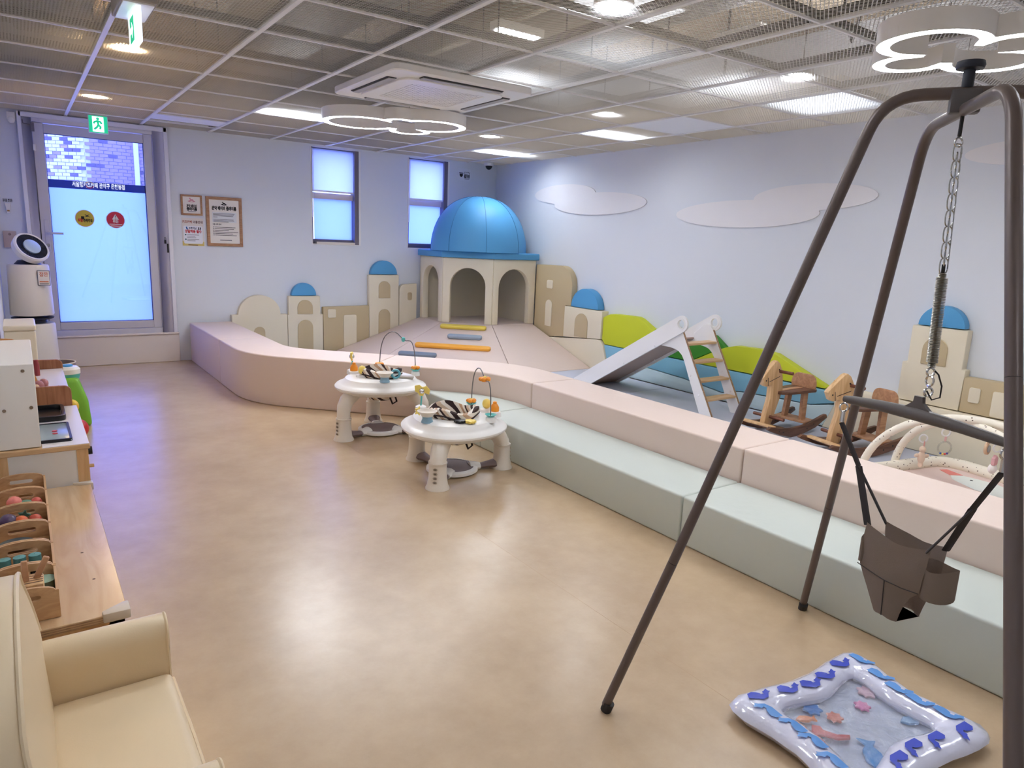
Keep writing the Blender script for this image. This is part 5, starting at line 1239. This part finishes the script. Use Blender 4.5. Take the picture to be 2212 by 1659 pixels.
part('corner_post', B(.12,.158,2.970,3.01,0,.482), beech_m, tk); part('corner_post', B(-.13,-.09,2.970,3.01,0,.482), beech_m, tk); part('corner_post', B(.12,.158,3.61,3.65,0,.482), beech_m, tk)
part('front_panel', B(.145,.155,3.01,3.61,.05,.482), mat('kitchen_front', (214,206,196), .5), tk)
for z in (.45,.40): part('knob', MB().tube([(.155,3.06 if z == .45 else 3.02,z),(.176,3.06 if z == .45 else 3.02,z)], .016 if z == .45 else .007, 12), dark_m if z == .45 else beech_m, tk)
hb = part('hob', B(-.01,.112,3.03,3.30,.5036,.512).bevel(.004,2), mat('hob_blue_grey', (150,164,168), .2), tk)
part('hob_rim', MB().ringprism(rrect(-.012,.114,3.028,3.302,.012), rrect(-.006,.106,3.036,3.294,.010), .5036, .515), black_m, hb)
for y in (3.13,3.17): part('hob_dial', MB().prism(arc(.062,y,.009,0,330,11), .512, .5145, 'xy'), red_m, hb)
sk = part('sink', MB().ringprism(rrect(-.02,.112,3.37,3.61,.03), rrect(-.005,.098,3.385,3.595,.022), .5036, .526).bevel(.004,2), black_m, tk)
part('sink_bowl', B(-.004,.096,3.386,3.594,.5037,.507), black_m, sk)
tk2 = thing('toy_shelf', 'wooden toy play counter with curved grain end panels beyond the toy kitchen', 'toy shelf', (.01,4.05,0))
part('end_panel', MB().prism([(-.12,0),(.149,0),(.149,.565)]+arc(.121,.567,.028,0,90,5)+[(-.12,.598)], 3.66, 3.676, 'xz').bevel(.002,1), redgrain_m, tk2)
part('end_panel', MB().prism([(-.12,0),(.149,0),(.149,.57)]+arc(.121,.572,.028,0,90,5)+[(-.12,.605)], 4.38, 4.396, 'xz').bevel(.002,1), redgrain_m, tk2)
part('counter_top', B(-.12,.146,3.677,4.379,.535,.552), mat('counter_pale', (228,226,236), .3), tk2)
part('front_board', B(.13,.143,3.677,4.379,.05,.535), beech_m, tk2)
cur = [(-.12,.553),(.035,.553),(.02,.60),(.0,.625),(-.012,.67),(-.03,.70),(-.06,.72),(-.12,.725)]
for y in (3.95,4.37): part('shelf_bracket', MB().prism(cur, y, y+.008, 'xz'), mat('bracket_honey', (206,150,92), .5), tk2)
part('upper_shelf', B(-.12,-.015,3.96,4.37,.66,.668), mat('counter_pale2', (236,234,238), .4), tk2)
GS = 'small toys on the toy shelf counter'
food('toy_onion', (.03,3.80,.577),(.022,.028,.024), mat('food_mauve', (170,110,112), .4), 'mauve toy onion on the toy shelf counter'); food('toy_onion', (.05,3.86,.575),(.02,.026,.022), MATS['food_mauve'], 'second mauve toy onion behind the first on the toy shelf counter')
solo('toy_book', MB().box(-.01,.06,3.75,3.92,.5525,.5625).box(-.015,.07,3.745,3.91,.5525,.555), beech_m, 'pale wooden toy board under the mauve onions', 'toy', GS)
solo('toy_airplane', MB().ell((.105,3.76,.568),(.007,.007,.012),10,6).box(.08,.13,3.74,3.775,.5525,.558).box(.09,.11,3.70,3.80,.558,.562), beech_m, 'small pale wooden toy airplane at the counter edge', 'toy', GS)
solo('toy_bottle', MB().lathe([(.014,0),(.014,.06),(.010,.07),(.010,.08),(.001,.08)], (.03,4.2,.5525), 14, None, False), mat('food_wine', (150,60,64), .3), 'wine red toy bottle under the curved shelf bracket', 'toy', GS)
solo('toy_dough', MB().ell((.02,3.68+.05,.585),(.012,.012,.012),10,6).ell((-.015,4.0,.69),(.016,.016,.016),10,6).ell((-.02,4.03,.715),(.012,.012,.014),10,6).ell((-.02,4.06,.69),(.016,.016,.02),10,6), mat('food_cream', (232,206,170), .6), 'cream wooden toy beads on the upper toy shelf', 'toy', GS)
# things on the floor beyond the kitchen
gt = thing('push_toy', 'green and white upright push toy standing by the toy shelf', 'toy', (.235,5.4,0))
part('body', MB().poly([(.12,5.25,.0),(.318,5.25,.0),(.318,5.55,.0),(.12,5.55,.0),(.165,5.3,.32),(.262,5.3,.32),(.262,5.5,.32),(.165,5.5,.32),(.14,5.26,.17),(.306,5.26,.17),(.306,5.54,.17),(.14,5.54,.17)],[(0,3,2,1),(4,5,6,7),(0,1,9,8),(8,9,5,4),(1,2,10,9),(9,10,6,5),(2,3,11,10),(10,11,7,6),(3,0,8,11),(11,8,4,7)]).bevel(.03,3,20), mat('toy_grass', (122,186,58), .4), gt)
part('collar', MB().lathe([(.058,.305),(.064,.32),(.062,.345),(.001,.345)], (.213,5.4,0), 20, None, False), teal_m, gt)
part('cap', MB().lathe([(.068,.34),(.068,.37),(.055,.385),(.001,.39)], (.213,5.4,0), 20, None, False), white_m, gt)
part('button', MB().lathe([(.03,.386),(.028,.398),(.001,.40)], (.21,5.4,0), 16, None, False), mat('btn_blue', (70,150,200), .4), gt)
solo('toy_ball', MB().ell((.225,4.98,.06),(.055,.055,.06),18,12), red_m, 'red toy ball on the floor beside the green push toy', 'ball')
solo('toy_caterpillar', MB().ell((.20,5.10,.10),(.045,.05,.05),14,9).ell((.205,5.14,.17),(.04,.04,.045),14,9), mat('toy_mustard', (224,190,60), .4), 'mustard yellow plush toy between the red ball and the push toy', 'toy')
bk_ = thing('felt_basket', 'brown felt basket with a cream outside holding toys on the floor', 'basket', (.2,6.6,0))
part('basket_wall', MB().lathe([(.13,0),(.135,.22),(.128,.22),(.123,.008),(.001,.008)], (.18,6.6,0), 28, None, False), mat('felt_taupe', (150,132,124), .95), bk_)
part('basket_rim', MB().tube([(.18+.134*math.cos(2*PI*i/28),6.6+.134*math.sin(2*PI*i/28),.22) for i in range(28)], .005, 6, True), cream_m, bk_)
part('handle', ringv((.318,6.58,.15),.022,.007,14,(.3,.9)), black_m, bk_)
pu = thing('white_toy_box', 'cream plastic cabinet between the toy shelf and the purifier', 'cabinet', (-.03,5.35,0))
part('cabinet_body', B(-.11,.052,5.2,5.6,0,.655).bevel(.012,3), mat('cabinet_cream', (232,224,204), .4), pu); part('cabinet_lid', B(-.112,.056,5.195,5.605,.655,.69).bevel(.012,3), MATS['cabinet_cream'], pu)
# ------------------------------------------------------------------ air purifier
ap = thing('air_purifier', 'tall white two-tier air purifier with a tilted round fan head beside the door', 'air purifier', (.062,7.2,0))
pm = mat('purifier_white', (232,226,216), .4, bump=.15, bscale=900)
part('lower_body', MB().lathe([(.168,0),(.17,.01),(.158,.46),(.150,.475),(.001,.475)], (.062,7.2,0), 40, None, False), pm, ap)
part('gap_ring', MB().lathe([(.10,.47),(.10,.50),(.152,.515),(.155,.525),(.10,.53),(.10,.55)], (.062,7.2,0), 40, None, False), mat('gap_navy', (34,38,54), .35), ap)
part('upper_body', MB().lathe([(.12,.545),(.154,.545),(.158,.555),(.148,.955),(.140,.968),(.001,.968)], (.062,7.2,0), 40, None, False), pm, ap)
part('neck', MB().lathe([(.10,.966),(.07,1.0),(.001,1.01)], (.062,7.22,0), 24, None, False), MATS['gap_navy'], ap)
TH = Matrix.Translation((.085,7.17,1.095)) @ Matrix.Rotation(math.radians(38),4,'Y') @ Matrix.Rotation(math.radians(42),4,'X')
hdp = part('fan_head', MB().lathe([(.001,-.05),(.10,-.05),(.132,-.02),(.138,.03),(.130,.042),(.118,.040)], (0,0,0), 40, None, False).xf(TH), white_m, ap)
part('fan_grille', MB().lathe([(.118,.038),(.07,.030),(.001,.03)], (0,0,0), 40, None, False).xf(TH), mat('grille_navy', (30,34,50), .4), hdp)
fins = MB()
for k in range(40):
    a = 2*PI*k/40; fins.tube([(.068*math.cos(a),.068*math.sin(a),.034),(.116*math.cos(a+.15),.116*math.sin(a+.15),.040)], .0016, 4)
part('fan_fins', fins.xf(TH), MATS['gap_navy'], hdp)
part('control_disc', MB().lathe([(.066,.03),(.066,.044),(.060,.048),(.001,.048)], (0,0,0), 36, None, False).xf(TH), mat('disc_pale', (190,214,240), .3), hdp)
nt_ = part('paper_notice', MB().prism([(.118,.80),(.205,.80),(.205,.925),(.118,.925)], 7.052, 7.055, 'xz'), mat('notice_navy', (70,84,110), .6), ap)
part('notice_sheet', B(.122,.201,7.050,7.052,.804,.921), paper_m, nt_)
part('lettering', text_mesh('잠깐', .04, lambda u_, v_: Vector((.162+u_,7.0492,.89+v_)), .06, .01), mat('ink_orange', (214,110,60), .7), nt_)
part('printed_line', B(.13,.193,7.0488,7.05,.828,.836), MATS['ink_orange'], nt_); part('printed_line', B(.13,.193,7.0488,7.05,.812,.817), ink_m, nt_)
